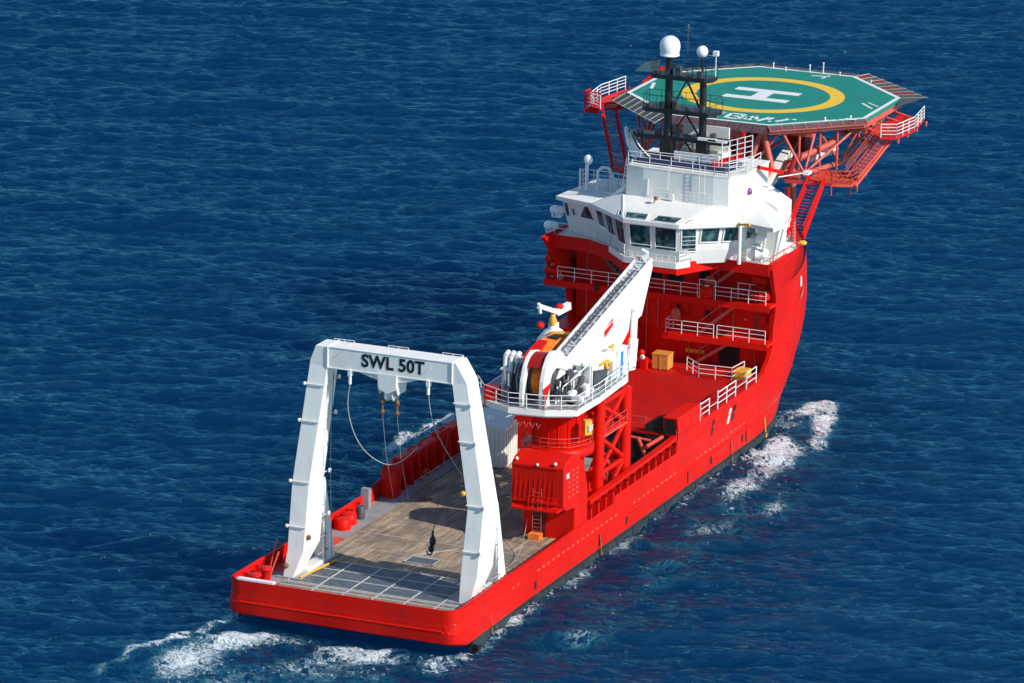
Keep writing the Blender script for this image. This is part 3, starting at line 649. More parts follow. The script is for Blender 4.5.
for k in range(18):
    x=22.6+rr_.random()*3.0; y=-4.3+rr_.random()*2.0; z=12.6+rr_.random()*1.8
    mb.tube((x,y,z),(x+.6*rr_.random(),y+.5*rr_.random(),z+.3+.7*rr_.random()),.07,n=5)
mb.build('hose_bundle','grey',cr)
mb=MB(); mb.box(26.0,26.5,-7.95,-7.5,12.03,12.75); mb.build('red_box','red',cr)
mb=MB(); mb.tube((27.9,-7.6,12.0),(27.9,-7.6,14.9),.06,n=6); mb.path([(24.4,-6.9,13.9),(26.2,-7.2,14.3),(28.0,-7.5,14.9)],.05,6); mb.build('pipe','rail',cr)
# crane support lattice (starboard side) below the platform
mb=MB()
cols=[(28.9,-7.9,.42),(34.6,-7.9,.45),(28.9,-3.4,.4),(34.6,-3.4,.4)]
cols=[(29.3,-7.9,.42),(34.6,-7.9,.45),(29.3,-3.6,.4),(34.6,-3.6,.4)]
for x,y,r in cols: mb.tube((x,y,2.6),(x,y,11.5),r,n=14)
sf=mb.build('boom_support_tower','red',ship)
mb=MB()
for z0,z1 in ((2.9,5.8),(5.8,8.8),(8.8,11.3)):
    for (a,b_) in ((0,1),(2,3),(1,3),(0,2)):
        xa,ya,_=cols[a]; xb,yb,_=cols[b_]
        mb.tube((xa,ya,z1),(xb,yb,z1),.2,n=10)
        if z0>3 or a!=0: mb.tube((xa,ya,z1),(xb,yb,z0),.22,n=10)
        if a==0 and b_==1: mb.tube((xa,ya,z0),(xb,yb,z1),.17,n=10)
mb.build('brace','red',sf)
mb=MB()
for z0,z1 in ((2.9,5.8),(5.8,8.8),(8.8,11.3)):
    mb.tube((29.3,-6.2,z0),(34.6,-5.6,z1),.15,n=8); mb.tube((34.6,-6.4,z0),(29.4,-5.2,z1),.13,n=8); mb.tube((32,-7.9,z0),(32,-3.6,z1),.13,n=8)
mb.build('inner_brace','red',sf,one=True)
mb=MB(); mb.box(29.3,34.6,-8.2,-7.5,8.7,8.82); mb.rail([(29.8,-8.2,8.8),(34.2,-8.2,8.8)],h=1,n=2,sp=1.4,r=.03); mb.build('catwalk','pink',sf)
mb=MB(); mb.box(35.1,35.2,-8.0,-7.7,3,11.3); mb.ladder((35.3,-7.9,3),(35.3,-7.9,12),(0,1,0),w=.45,r=.03); mb.build('ladder','red',sf)
mb=MB()
for (x,y,z,s) in ((30.5,-7.0,3.4,.8),(32.2,-6.4,4.2,.9),(33.6,-7.2,3.2,.6),(31.2,-5.4,6.3,.7),(36.2,-7.0,3.6,.7),(37.4,-6.2,4.4,.8)): mb.box(x-s/2,x+s/2,y-s/2,y+s/2,2.6,z+s)
for k in range(9): mb.tube((30+k*.9,-7.2+.3*(k%3),2.8),(30.6+k*.9,-6.6,5.0+(k%4)*.5),.07,n=6)
mb.build('pipe_manifold','red',sf)
lb=empty('lifebuoy_box',(25.9,-8.2,9.3)); tag(lb,'small yellow and white box with a red ring below the crane platform rim','safety box')
mb=MB(); mb.zprism([(25.5,-8.3),(25.9,-8.7),(26.3,-8.4),(26.0,-7.9)],10.0,11.1); mb.build('case','yellow',lb)
mb=MB(); mb.box(25.6,26.2,-8.63,-8.45,10.3,10.75); mb.build('white_label','mwhite',lb)
# ------------------------------------------------------------------ FOREDECK
mb=MB()
mb.zprism([(43.2,-8.95),(66,-8.95),(66,8.95),(43.2,8.95)],5.25,5.45)
fd=mb.build('foredeck','reddeck',ship)
mb=MB(); mb.box(43.2,43.35,-1.0,8.95,2.6,5.25); mb.box(43.2,43.3,-8.9,-8.2,2.6,5.25); mb.build('deck_front_wall','red',fd)
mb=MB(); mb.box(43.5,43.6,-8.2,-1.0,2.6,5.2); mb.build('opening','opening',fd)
mb=MB(); mb.prism([(43.3,-9.0,5.4),(43.0,-9.0,6.85),(47.9,-9.0,6.85),(49.0,-9.0,5.4)],(0,1.25,0)); hd=mb.build('deck_hood','red',fd,bevel=.05)
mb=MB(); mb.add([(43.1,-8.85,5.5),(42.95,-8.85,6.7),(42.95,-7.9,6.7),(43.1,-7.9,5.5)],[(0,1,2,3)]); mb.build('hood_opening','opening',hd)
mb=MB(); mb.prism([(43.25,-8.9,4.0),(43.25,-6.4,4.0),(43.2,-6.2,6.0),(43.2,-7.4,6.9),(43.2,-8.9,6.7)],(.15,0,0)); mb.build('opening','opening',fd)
mb=MB(); mb.rail([(43.4,-1.0,5.45),(43.4,-6.2,5.45)],h=1.1,n=2,sp=1.5,r=.026); mb.rail([(43.4,-6.2,5.45),(43.1,-8.9,4.7)],h=1.1,n=2,sp=1.5,r=.02); mb.build('handrail','pink',fd)
for (a,b_) in ((48.0,50.0),(51.9,55.9),(58.4,60.6)):
    mb=MB(); mb.rail([(a,-8.97,5.4),(b_,-8.97,5.4)],h=1.35,n=3,sp=2.0 if b_-a>2.1 else 2.2,r=.05); 
    mb.rail([(a,-8.97,5.4),(a+.02,-8.97,5.4)],h=1.5,n=4,sp=1,r=.06)
    mb.build('handrail','rail',fd)
mb=MB(); mb.rail([(50,-8.97,5.4),(51.9,-8.97,5.4)],h=.6,n=1,sp=2,r=.03);mb.rail([(55.9,-8.97,5.4),(58.4,-8.97,5.4)],h=.7,n=1,sp=3,r=.03); mb.build('chain_rail','rail',fd)
mb=MB(); mb.path([(43.6,-3,2.9),(42.6,-4.5,5.1),(43.0,-6.8,4.8)],.12); mb.tube((41.9,-7.2,3.0),(41.2,-6.4,5.5),.16,n=8); mb.tube((40.0,-7.6,5.2),(42.6,-7.9,5.35),.16,n=8); mb.build('hose_pipe','orange_red',fd)
# small lower rail near the wall with diagonal
mb=MB(); mb.rail([(61.5,-2.6,5.45),(59.8,-4.3,5.45),(60.0,-7.1,5.45),(62.3,-7.3,5.45)],h=1.1,n=3,sp=1.6,r=.04); mb.build('hatch_handrail','rail',fd)
cb=empty('storage_crate',(60.6,-.55,5.45)); tag(cb,'orange storage crate on the red foredeck against the deckhouse wall','crate')
mb=MB(); mb.box(60.4,61.6,-1.35,.05,5.5,6.75); mb.build('body','crate',cb,bevel=.04)
mb=MB(); mb.box(60.37,61.63,-1.38,.08,6.7,6.8); mb.box(60.36,60.4,-.7,-.62,5.5,6.7); mb.build('lid','crate',cb)
hy=empty('hydrant_post',(60.2,.9,5.45)); tag(hy,'red post with a white valve wheel left of the orange storage crate','hydrant')
mb=MB(); mb.tube((60.2,.9,5.45),(60.2,.9,6.7),.2,n=10); mb.ball((60.2,.9,6.8),.3,n=10); mb.box(60,60.5,.4,.8,5.45,6.4); mb.build('post','red',hy)
mb=MB(); mb.lathe((59.9,.7,6.5),[(.05,-.05),(.22,-.05),(.22,.05),(.05,.05)],10,axis='x'); mb.build('valve_wheel','mwhite',hy)
ps=empty('pallet_load',(60.9,-7.8,5.45)); tag(ps,'low yellow pallet load beside the right hand foredeck railing under the deckhouse','pallet')
mb=MB(); mb.box(60.5,61.9,-8.1,-7.0,5.6,6.2); mb.build('load','yellow',ps,bevel=.08)
mb=MB(); mb.box(60.5,61.9,-8.1,-7.0,5.45,5.58); mb.build('pallet_base','wood',ps)

# ------------------------------------------------------------------ SUPERSTRUCTURE
mb=MB()
mb.box(64.6,69,-8.6,8.6,5.45,14.95)
sup=mb.build('deckhouse','red',ship)
sup['label']='red deckhouse block with open galleries facing aft'
mb=MB(); mb.box(60.4,64.6,2.6,9.1,5.45,7.9); mb.build('lower_house','red',sup)
mb=MB(); mb.zprism([(60.3,2.5),(60.3,9.2),(64.7,9.2),(64.7,2.5)],7.9,8.0); mb.build('gallery_floor','red',sup)
mb=MB(); mb.zprism([(62.5,.0),(62.5,-9.15),(63.6,-9.2),(65,-9.1),(65,.0)],7.85,8.1); mb.box(62.45,62.5,-9.15,0,7.6,8.1); mb.build('gallery_floor','red',sup)
mb=MB(); mb.zprism([(62.6,10.7),(62.4,-9.35),(63.7,-9.45),(65,-9.2),(65,10.4),(64,10.7)],11.15,11.4); mb.box(62.35,62.42,-9.3,10.6,10.85,11.4); mb.build('gallery_floor','red',sup)
mb=MB(); mb.rail([(62.65,-.2,8.1),(62.65,-4.4,8.1)],h=1.1,n=3,sp=1.5,r=.035); mb.rail([(62.65,-4.7,8.1),(62.65,-8.9,8.1)],h=1.1,n=3,sp=1.5,r=.035); mb.rail([(62.65,-.2,8.1),(64.4,-.2,8.1)],h=1.1,n=3,sp=1.5,r=.035); mb.build('handrail','rail',sup)
mb=MB(); mb.rail([(62.7,9.5,11.4),(62.55,3.4,11.4)],h=1.1,n=3,sp=1.5,r=.035); mb.rail([(62.55,2.9,11.4),(62.5,-4.4,11.4)],h=1.1,n=3,sp=1.5,r=.035); mb.rail([(62.5,-4.4,11.4),(62.5,-8.9,11.4)],h=1.1,n=3,sp=1.5,r=.035); mb.rail([(63.3,-6.2,11.4),(63.3,-8.2,11.4)],h=1.4,n=3,sp=1,r=.035); mb.build('handrail','rail',sup)
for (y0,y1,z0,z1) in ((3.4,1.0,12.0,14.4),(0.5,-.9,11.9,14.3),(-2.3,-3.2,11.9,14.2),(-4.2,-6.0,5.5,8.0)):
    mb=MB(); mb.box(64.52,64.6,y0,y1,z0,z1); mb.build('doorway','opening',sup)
mb=MB(); mb.box(64.5,64.6,-.6,-.4,9.4,10.0); mb.box(64.5,64.6,-3.3,-2.9,9.2,9.8); mb.build('vent_opening','opening',sup)
for (y0,z0,y1,z1) in ((-2.9,11.4,-6.4,14.3),(-2.8,8.1,-6.4,11.2),(-2.4,5.45,-6.0,7.9)):
    mb=MB(); mb.stair((63.9,y0,z0),(63.9,y1,z1),(1,0,0),w=.8); 
    for x in (63.5,64.3): mb.tube((x,y0,z0+.95),(x,y1,z1+.95),.05,n=6)
    mb.build('stair','pink',sup)
mb=MB(); mb.stair((63.4,3.4,11.4),(63.4,6.2,14.3),(1,0,0),w=.8); mb.tube((62.95,3.4,12.4),(62.95,6.2,15.2),.035,n=5); mb.build('stair','dgrey',sup)
mb=MB()
for (y,z) in ((-.2,14.5),(-2,14.5),(-4,14.6),(-5,14.4),(-6.5,9.5),(-4.1,14.0)): mb.box(64.4,64.6,y-.12,y+.12,z-.1,z+.1)
mb.tube((64.3,-4.1,11.4),(64.3,-4.1,15),.04,n=5); mb.tube((64.3,-4.3,8.1),(64.3,-4.3,11),.04,n=5); mb.tube((64.3,-2.6,5.4),(64.3,-2.6,8),.04,n=5); mb.build('lamp_fitting','pink',sup)
mb=MB(); mb.ball((63.6,-3.6,12.6),.5,(.7,1,.9),12); mb.build('fan_cowl','pink',sup)
mb=MB(); mb.ball((63.9,-.6,9.3),.5,(.5,.9,1.3),12); mb.build('fan_cowl','pink',sup)
mb=MB(); mb.box(62.35,62.45,5.6,6.1,11.0,11.3); mb.ball((62.3,5.85,11.2),.28,n=8); mb.build('flood_light','black',sup)
mb=MB(); mb.box(64.45,64.6,-1.3,-3.0,6.1,6.4); mb.build('yellow_band','yellow',sup)
mb=MB(); mb.box(64.45,64.6,-.2,-1.6,9.0,9.3); mb.box(64.5,64.6,.1,.2,5.5,11); mb.box(64.5,64.6,-3.6,-3.5,5.5,7.8); mb.box(64.5,64.6,-6.5,-6.4,8.1,11); mb.box(64.45,64.6,-2.2,-2.3,11.4,15); mb.build('wall_stiffener','red',sup)

mb=MB()
for y,z0,z1 in ((-1.6,5.5,7.7),(1.2,8.0,11.0),(2.2,5.5,11.0),(-7.4,5.5,7.7),(-7.0,11.4,14.9),(4.8,8.0,11.0),(7.6,8.0,14.8),(-5.4,8.1,11.1)):
    mb.tube((64.5,y,z0),(64.5,y,z1),.07,n=6); mb.build('wall_pipe','orange_red',sup); mb=MB()
for y,z in ((3.2,10.4),(-1.2,9.9),(-8.0,9.6),(6.5,9.6),(-5.6,13.4),(1.8,13.2)):
    mb.box(64.35,64.6,y-.3,y+.3,z-.35,z+.35); mb.build('wall_cabinet','red',sup); mb=MB()
mb=MB(); mb.box(64.54,64.6,5.0,5.9,8.0,9.9); mb.build('door','dkred',sup)
mb=MB(); mb.box(64.54,64.6,-7.9,-7.1,8.1,10.0); mb.build('door','dkred',sup)
# bridge deck
BD=[(61.9,9.95),(61.7,6.5),(60.1,3.8),(57.5,1.5),(57.25,-.7),(57.25,-3.0),(60.7,-4.9),(60.4,-9.9),(66.9,-9.95),(70.5,-8.2),(70.5,8.2),(67,9.9)]
mb=MB(); mb.zprism(BD,14.95,15.15); bdk=mb.build('bridge_deck','roof',ship)
def band(mb,pts,th,z0,z1):
    wall(mb,pts,th,z0,z1)
mb=MB(); wall(mb,[(67,9.95)]+BD[:4],-.12,14.3,15.4); wall(mb,[(57.25,-3.0),(60.7,-4.9),(60.4,-9.9)],-.12,14.45,15.4); wall(mb,[(60.4,-9.9),(66.9,-9.98)],-.1,14.95,15.42); wall(mb,[(57.5,1.5),(57.25,-.7),(57.25,-3.0)],-.12,14.55,15.0); mb.build('bridge_deck_fascia','red',bdk)
mb=MB(); wall(mb,[(60.1,3.8),(57.5,1.5),(57.25,-.7),(57.25,-3.0),(58.4,-3.7)],-.16,15.0,15.5); mb.build('white_fascia','white',bdk)
mb=MB(); mb.rail([(57.45,1.4,15.3),(57.3,-.7,15.3),(57.3,-2.95,15.3)],h=.7,n=2,sp=.5,r=.022); mb.rail([(61.8,6.6,15.4),(60.1,3.85,15.4),(57.6,1.6,15.4)],h=1.0,n=3,sp=1.1,r=.035); mb.rail([(62.3,9.7,15.4),(61.9,6.8,15.4)],h=.9,n=2,sp=1.5,r=.035); mb.rail([(57.5,-3.2,15.4),(60.9,-5.0,15.4),(60.7,-7.8,15.4)],h=1.0,n=3,sp=1.2,r=.03); mb.build('handrail','rail',bdk)
mb=MB(); mb.rail([(60.5,-9.9,15.42),(66.8,-9.95,15.42)],h=.5,n=1,sp=2.6,r=.04); mb.build('handrail','orange_red',bdk)

# ------------------------------------------------------------------ WHEELHOUSE
W0=[(69,8.3),(63.9,8.9),(62.6,5.5),(58.2,1.35),(58.2,-2.95),(61.4,-7.2),(63.9,-7.6),(63.9,-9.0),(66.4,-7.3)]
W1=[(69,8.3),(63.5,9.1),(62.2,5.7),(57.9,1.45),(57.9,-3.0),(61.1,-7.35),(63.8,-7.6),(63.8,-9.1),(66.4,-7.3)]
W2=[(69,8.4),(62.7,9.2),(61.5,5.9),(57.65,1.55),(57.65,-3.1),(60.9,-7.45),(63.7,-7.6),(63.7,-9.4),(66.4,-7.4)]
mb=MB(); n=len(W0)
lay=[[(x,y,15.15) for x,y in W0],[(x,y,16.3) for x,y in W1],[(x,y,18.35) for x,y in W2]]
for a,b_ in zip(lay,lay[1:]): mb.add(a+b_,[(i,(i+1)%n,n+(i+1)%n,n+i) for i in range(n)])
whs=mb.build('wheelhouse','white',ship)
whs['label']='white wheelhouse with slanted bridge windows'
def wp(i,f,z,off=0):
    lo,hi=(0,1) if z<16.3 else (1,2); t=(z-15.15)/1.15 if z<16.3 else (z-16.3)/2.05
    A,B_=lay[lo],lay[hi]
    a=Vector(A[i]).lerp(Vector(B_[i]),t); b_=Vector(A[(i+1)%n]).lerp(Vector(B_[(i+1)%n]),t)
    d=(b_-a).normalized(); nrm=Vector((d.y,-d.x,0)); 
    c=Vector((64,0,a.z)); 
    if (a-c).dot(nrm)<0: nrm=-nrm
    return a.lerp(b_,f)+nrm*off
def window(i,f0,f1,z0,z1,sk0=0,sk1=0):
    P_=[wp(i,f0,z0,.03),wp(i,f1,z0,.03),wp(i,f1+sk1,z1,.03),wp(i,f0+sk0,z1,.03)]
    mb=MB(); mb.add(P_,[(0,1,2,3)]); nr=(wp(i,f0,z0,.1)-wp(i,f0,z0,0)).normalized()
    mb.add([p-nr*.02 for p in P_]+P_,[(0,1,5,4),(1,2,6,5),(2,3,7,6),(3,0,4,7)])
    w=mb.build('window','glass',whs)
    mb=MB()
    for a,b_ in zip(P_,P_[1:]+P_[:1]): mb.bar(a+nr*.02,b_+nr*.02,.09,.07,up=nr)
    mb.build('window_frame','white',w)
    return P_
window(3,.06,.46,16.25,18.2); window(3,.54,.95,16.25,18.2)
window(4,.03,.26,16.25,18.2); window(4,.32,.60,17.0,18.2,.02,.03); window(4,.67,.92,17.0,18.2,.03,.04); 
window(5,.1,.75,17.0,18.2)
window(2,.06,.29,16.7,18.2,-.04,-.03); window(2,.37,.61,16.45,18.2,-.05,-.04); window(2,.69,.96,16.2,18.2,-.05,-.03)
window(1,.45,.93,16.9,18.1,.24,-.12); window(1,.02,.16,16.7,18.0); window(1,.24,.34,16.9,17.6)
window(0,.25,.5,16.6,18.0); window(8,.3,.5,16.5,17.8) if 0 else None
window(7,.1,.45,16.5,18.0)
mb=MB(); 
for f0,f1 in ((.06,.46),(.54,.95)): 
    mb.path([wp(3,f0,16.55,.12),wp(3,f1,16.55,.12)],.03,5)
for k in range(4): mb.path([wp(4,.03,16.5+k*.35,.12),wp(4,.26,16.5+k*.35,.12)],.022,5)
mb.build('window_rail','rail',whs)
# roof
Rf=[(69,8.8),(62.0,9.5),(61.0,6.1),(57.3,1.65),(57.3,-3.15),(60.5,-7.65),(59.75,-10.35),(62.2,-10.85),(66.6,-7.6)]
Ri=[(69,7.0),(64.5,6.6),(62.6,4.9),(60.7,3.05),(60.7,-4.9),(61.3,-6.9),(63.0,-7.8),(64,-8.0),(66.4,-7.1)]
Rz=[18.9,18.8,19.1,19.75,19.75,19.6,19.3,19.1,19.0]
mb=MB(); a=[(x,y,18.3) for x,y in Rf]; b_=[(x,y,18.62) for x,y in Rf]; c=[(x,y,z) for (x,y),z in zip(Ri,Rz)]
n=9; 
for p,q in ((a,b_),(b_,c)): mb.add(p+q,[(i,(i+1)%n,n+(i+1)%n,n+i) for i in range(n)])
mb.add(a,[list(range(n))]); mb.add(c,[list(range(n))[::-1]])
rf=mb.build('wheelhouse_roof','roof',whs)
def rp(i,f,g_,off=.03):
    p=Vector(b_[i]).lerp(Vector(b_[(i+1)%n]),f); q=Vector(c[i]).lerp(Vector(c[(i+1)%n]),f); return p.lerp(q,g_)+Vector((0,0,off))
for (i,f0,f1) in ((3,.02,.40),(3,.50,.92),(4,.02,.24),(2,.84,.97)):
    mb=MB(); mb.add([rp(i,f0,.06),rp(i,f1,.06),rp(i,f1-.01,.27),rp(i,f0+.03,.27)],[(0,1,2,3)]); mb.build('roof_window','glass',rf)
    mb=MB(); P_=[rp(i,f0,.04,.04),rp(i,f1,.04,.04),rp(i,f1-.01,.29,.04),rp(i,f0+.03,.29,.04)]
    for u,v in zip(P_,P_[1:]+P_[:1]): mb.bar(u,v,.06,.05)
    mb.build('roof_window_frame','white',rf)
mb=MB()
for i in range(2,6): mb.bar(rp(i,0,.02,.02),rp(i,0,.98,.02),.07,.05)
mb.build('roof_seam','white',rf)
mb=MB(); mb.tube((60.0,0.1,19.5),(59.8,-.1,19.9),.05,n=6); mb.lathe((59.75,-.2,20.0),[(.02,-.2),(.18,-.1),(.14,.12),(.02,.2)],10,axis='x'); mb.build('search_light','rust',rf)
# upper house (monkey island)
UH=[(61.4,3.1),(61.1,1.5),(60.8,-4.7),(60.95,-6.0),(62.4,-6.8),(68,-6.8),(68,3.3)]
mb=MB(); mb.zprism(UH,18.8,22.0); uh=mb.build('upper_house','white',whs,bevel=.05)
mb=MB(); mb.zprism([(x*1.005-.4*.8,y*1.01) for x,y in UH[:6]]+[(68,3.4)],22.0,22.12); mb.build('upper_roof','roof',uh)
mb=MB(); mb.rail([(61.5,3.0,22.12),(60.95,-4.7,22.12),(61.1,-5.9,22.12),(62.6,-6.8,22.12),(66,-6.8,22.12)],h=1.1,n=3,sp=1.9,r=.034); mb.build('handrail','rail',uh)
mb=MB()
mb.ladder((60.6,-3.8,19.7),(60.6,-3.8,22.9),(0,1,0),w=.45,r=.025); mb.ladder((60.55,-.9,19.7),(60.6,-.9,22.6),(0,1,0),w=.12,r=.02)
mb.rail([(60.5,.5,19.75),(60.5,-6.2,19.75)],h=.9,n=3,sp=1.6,r=.018)
mb.tube((60.9,1.0,19.9),(60.9,1.0,21.2),.05,n=5); mb.box(60.4,60.7,-1.4,-1.0,19.8,20.3); mb.build('wall_fitting','rail',uh)
# stowed curved white ramp on the left of the upper house
for dy,dx in ((0,0),(.55,.3)):
    mb=MB(); pr=[(63.6+dx,3.9+dy*.3,24.7),(63.2+dx,3.6,23.9),(62.8+dx,2.9,23.1),(62.6+dx,2.0,22.5),(62.5+dx,1.1,22.15)]
    wid=[.15,.55,.7,.55,.25]
    A_=[];B2=[]
    for (x,y,z),w in zip(pr,wid): A_.append((x,y-.25+dy,z+w*.5-.2)); B2.append((x,y-.25+dy+w*.2,z-w*.7-.2))
    A3=[(x+.5,y,z) for x,y,z in A_]; B3=[(x+.5,y,z) for x,y,z in B2]; k=5
    mb.add(A_+B2,[(i,i+1,k+i+1,k+i) for i in range(k-1)]); mb.add(A3+B3,[(i,i+1,k+i+1,k+i) for i in range(k-1)]); mb.add(A_+A3,[(i,i+1,k+i+1,k+i) for i in range(k-1)]); mb.add(B2+B3,[(i,i+1,k+i+1,k+i) for i in range(k-1)])
    mb.build('exhaust_fin','white' if dy==0 else 'roof',uh)
mb=MB(); mb.path([(63.55,3.55,24.75),(63.1,3.3,24.1),(62.7,2.6,23.35),(62.5,1.8,22.7),(62.4,.9,22.3)],.09,6); mb.build('fin_edge','black',uh)
# port roof rails and small items
mb=MB(); mb.rail([(64.8,8.6,18.8),(64.2,5.8,19.0),(63.0,4.4,19.2),(62.2,3.4,19.4)],h=1.6,n=4,sp=1.2,r=.035); mb.rail([(67.5,9.0,18.8),(64.8,8.6,18.8)],h=1.2,n=3,sp=1.2,r=.035)
mb.path([(64.6,6.9,18.8),(64.6,6.9,20.4),(64.6,6.5,20.8),(64.6,5.9,20.8),(64.6,5.7,20.3),(64.6,5.7,18.9)],.13,8); mb.build('roof_rail','rail',rf)
mb=MB(); mb.tube((64.2,7.7,18.8),(64.2,7.7,21.0),.16,n=8); mb.tube((64.2,8.3,18.8),(64.2,8.3,20.6),.06,n=6); mb.build('antenna_post','white',rf)
mb=MB(); mb.ball((64.2,7.6,21.4),.4,(.6,1,1.1),12); mb.build('antenna_dish','blue',rf) if 0 else mb.build('antenna_dish','plastic',rf)
mb=MB(); mb.stair((62.3,4.6,18.9),(62.2,2.3,20.9),(1,-.3,0),w=1.0,step=.2); mb.build('roof_stair','white',rf)
mb=MB(); mb.ladder((61.6,3.4,18.9),(61.5,2.9,22.6),(.3,1,0),w=.6,r=.04); mb.build('ladder','white',rf)
# starboard outboard casing and grille stairs
mb=MB(); mb.prism([(67,-4.6,20.3),(67,-5.2,20.1),(67,-8.1,18.5),(67,-8.1,15.2),(67,-4.6,15.2)],(3.2,0,0)); mb.build('side_casing','white',whs,bevel=.04)
mb=MB()
mb.prism([(61.4,-5.2,21.4),(61.4,-6.7,22.3),(61.4,-6.7,25.0),(61.4,-5.2,24.0)],(0.01,0,0)) if 0 else None
for z in np.linspace(0,2.6,7): mb.tube((62.6,-4.7,21.9+z),(63.4,-7.0,22.6+z),.04,n=5)
for f in np.linspace(0,1,5): mb.tube((62.6+.8*f,-4.7-2.3*f,21.9+.7*f),(62.6+.8*f,-4.7-2.3*f,24.5+.7*f),.045,n=5)
mb.build('guard_grille','rail',uh)
mb=MB(); mb.bar((62.5,-4.2,22.6),(63.3,-6.2,23.6),.1,.5); mb.bar((62.4,-4.2,21.9),(62.5,-4.0,22.9),.1,.55); mb.bar((63.3,-6.2,23.2),(63.4,-6.2,25.4),.3,.25); mb.bar((65,-7.0,22.2),(67.5,-8.2,21.4),.3,.3); mb.build('red_bracket','red',uh)
mb=MB(); mb.tube((60.3,-7.3,15.2),(60.3,-7.3,18.7),.16,n=8); mb.tube((61.0,-8.9,15.2),(60.6,-9.5,18.4),.1,n=6); mb.tube((62.4,-9.5,15.2),(61.6,-10.2,18.4),.14,n=6); mb.tube((63.2,-9.4,15.2),(62.6,-10.3,18.4),.1,n=6); mb.build('wing_post','white',whs)
mb=MB(); mb.tube((60.2,-7.1,18.5),(59.6,-8.4,18.75),.11,n=8); mb.build('horn','yellow',rf)
mb=MB(); mb.tube((66.5,-8.2,21.2),(69.6,-9.6,21.1),.05,n=6); mb.box(69,69.8,-9.9,-9.4,21.0,21.25); mb.build('pipe_arm','white',rf)

sl=empty('searchlight',(63.4,-6.8,19.1)); tag(sl,'white pedestal searchlight with a purple lens head on the right of the wheelhouse roof','searchlight')
mb=MB(); mb.lathe((63.4,-6.9,19.0),[(.28,0),(.34,.5),(.26,1.0),(.16,1.3),(0,1.3)],12); mb.build('pedestal','white',sl)
mb=MB(); mb.ball((63.4,-6.8,20.5),.33,n=12); mb.build('head',mat('purple_lens',(.18,.06,.16),.3),sl)
# mast
mb=MB()
mb.tube((63.5,.4,22.1),(63.5,.4,31.0),.36,.3,n=14); mb.tube((63.8,-2.55,22.1),(63.8,-2.45,29.4),.34,.28,n=14); mb.tube((63.8,-2.4,29.4),(63.8,-2.3,31.2),.1,n=8)
mb.box(63.0,64.1,-.1,.9,22.1,24.2); mb.box(63.4,64.3,-3.0,-2.1,22.1,24.0)
mast=mb.build('mast','black',ship)
for z,y0,y1,x0,x1 in ((29.15,2.0,-3.4,62.9,64.6),(26.35,2.6,-3.8,62.8,64.8),(24.05,3.5,-4.9,63.2,64.5)):
    mb=MB(); mb.zprism([(x0,y0-.5),(x0,y1+.5),(x0+.5,y1),(x1,y1),(x1,y0),(x0+.5,y0)],z,z+.35); p_=mb.build('mast_platform','black',mast)
    mb=MB()
    if z>25: mb.rail([(x0,y0-.3,z+.35),(x0,y1+.4,z+.35),(x1,y1,z+.35),(x1,y0,z+.35)],h=1.1,n=2,sp=1.1,r=.022,close=True); mb.build('handrail','black',p_)
    mb=MB()
    for k in range(5): yy=y0-.6-k*(y0-y1-1.2)/4.5; mb.box(x0+.2,x0+.7,yy-.2,yy+.2,z+.35,z+.6+.25*(k%3))
    mb.build('equipment_box','dgrey',p_)
mb=MB()
for z0,z1 in ((26.7,29.1),(24.4,26.3),(22.2,24.0)): mb.tube((63.5,.1,z0),(63.6,-1.1,z1),.07,n=6); mb.tube((63.8,-2.3,z0),(63.6,-1.1,z1),.09,n=6)
mb.build('mast_brace','black',mast)
for z,y in ((24.45,-4.3),(24.5,-3.4)):
    mb=MB(); mb.bar((63.1,y+1.0,z),(63.1,y-.6,z),.28,.2); mb.build('radar_scanner','roof',mast)
mb=MB(); mb.tube((64,-.95,29.4),(64,-.95,33.4),.05,.03,n=6); mb.lathe((64,-.95,33.3),[(.09,0),(.09,.35),(0,.4)],8); mb.build('whip_antenna','dgrey',mast)
mb=MB(); mb.tube((64.3,-3.3,29.4),(64.3,-3.3,31.3),.05,n=6); mb.box(64.1,64.5,-3.5,-3.1,31.2,31.6); mb.tube((64.3,-2.6,31.2),(64.3,-3.3,31.2),.03,n=5); mb.build('wind_sensor','roof',mast)
mb=MB(); mb.lathe((63.5,.4,31.0),[(0,0),(.80,.03),(.80,.14),(.74,.17),(.80,.4),(.85,.75),(.8,1.12),(.62,1.42),(.34,1.6),(0,1.67)],28); mb.build('radome','plastic',mast,label='large white radome on the left mast pole')
mb=MB(); mb.lathe((63.8,-2.3,31.1),[(0,0),(.3,.04),(.44,.28),(.48,.5),(.4,.74),(.22,.9),(0,.95)],24); mb.build('radome','plastic',mast,label='small white radome on the right mast pole')
# dark blue plinth behind the rails at mast foot
mb=MB(); mb.zprism([(62.3,2.6),(62.0,-5.2),(65,-5.6),(65,2.6)],22.12,22.55); mb.build('mast_plinth',mat('navy_paint',(.02,.025,.09),.5),mast)
mb=MB(); mb.zprism([(63.2,-.3),(63.0,-4.2),(66,-4.2),(66,-.3)],22.55,23.2); mb.box(64.9,65.1,-.4,-4.4,23.2,25.2); mb.build('screen_wall','roof',mast)
mb=MB(); mb.rail([(64.6,0,23.2),(64.6,-2.6,23.2)],h=1.6,n=4,sp=.7,r=.03); mb.rail([(62.2,-4.6,22.6),(62.2,2.2,22.6)],h=.6,n=1,sp=1.6,r=.03); mb.build('handrail','rail',mast)

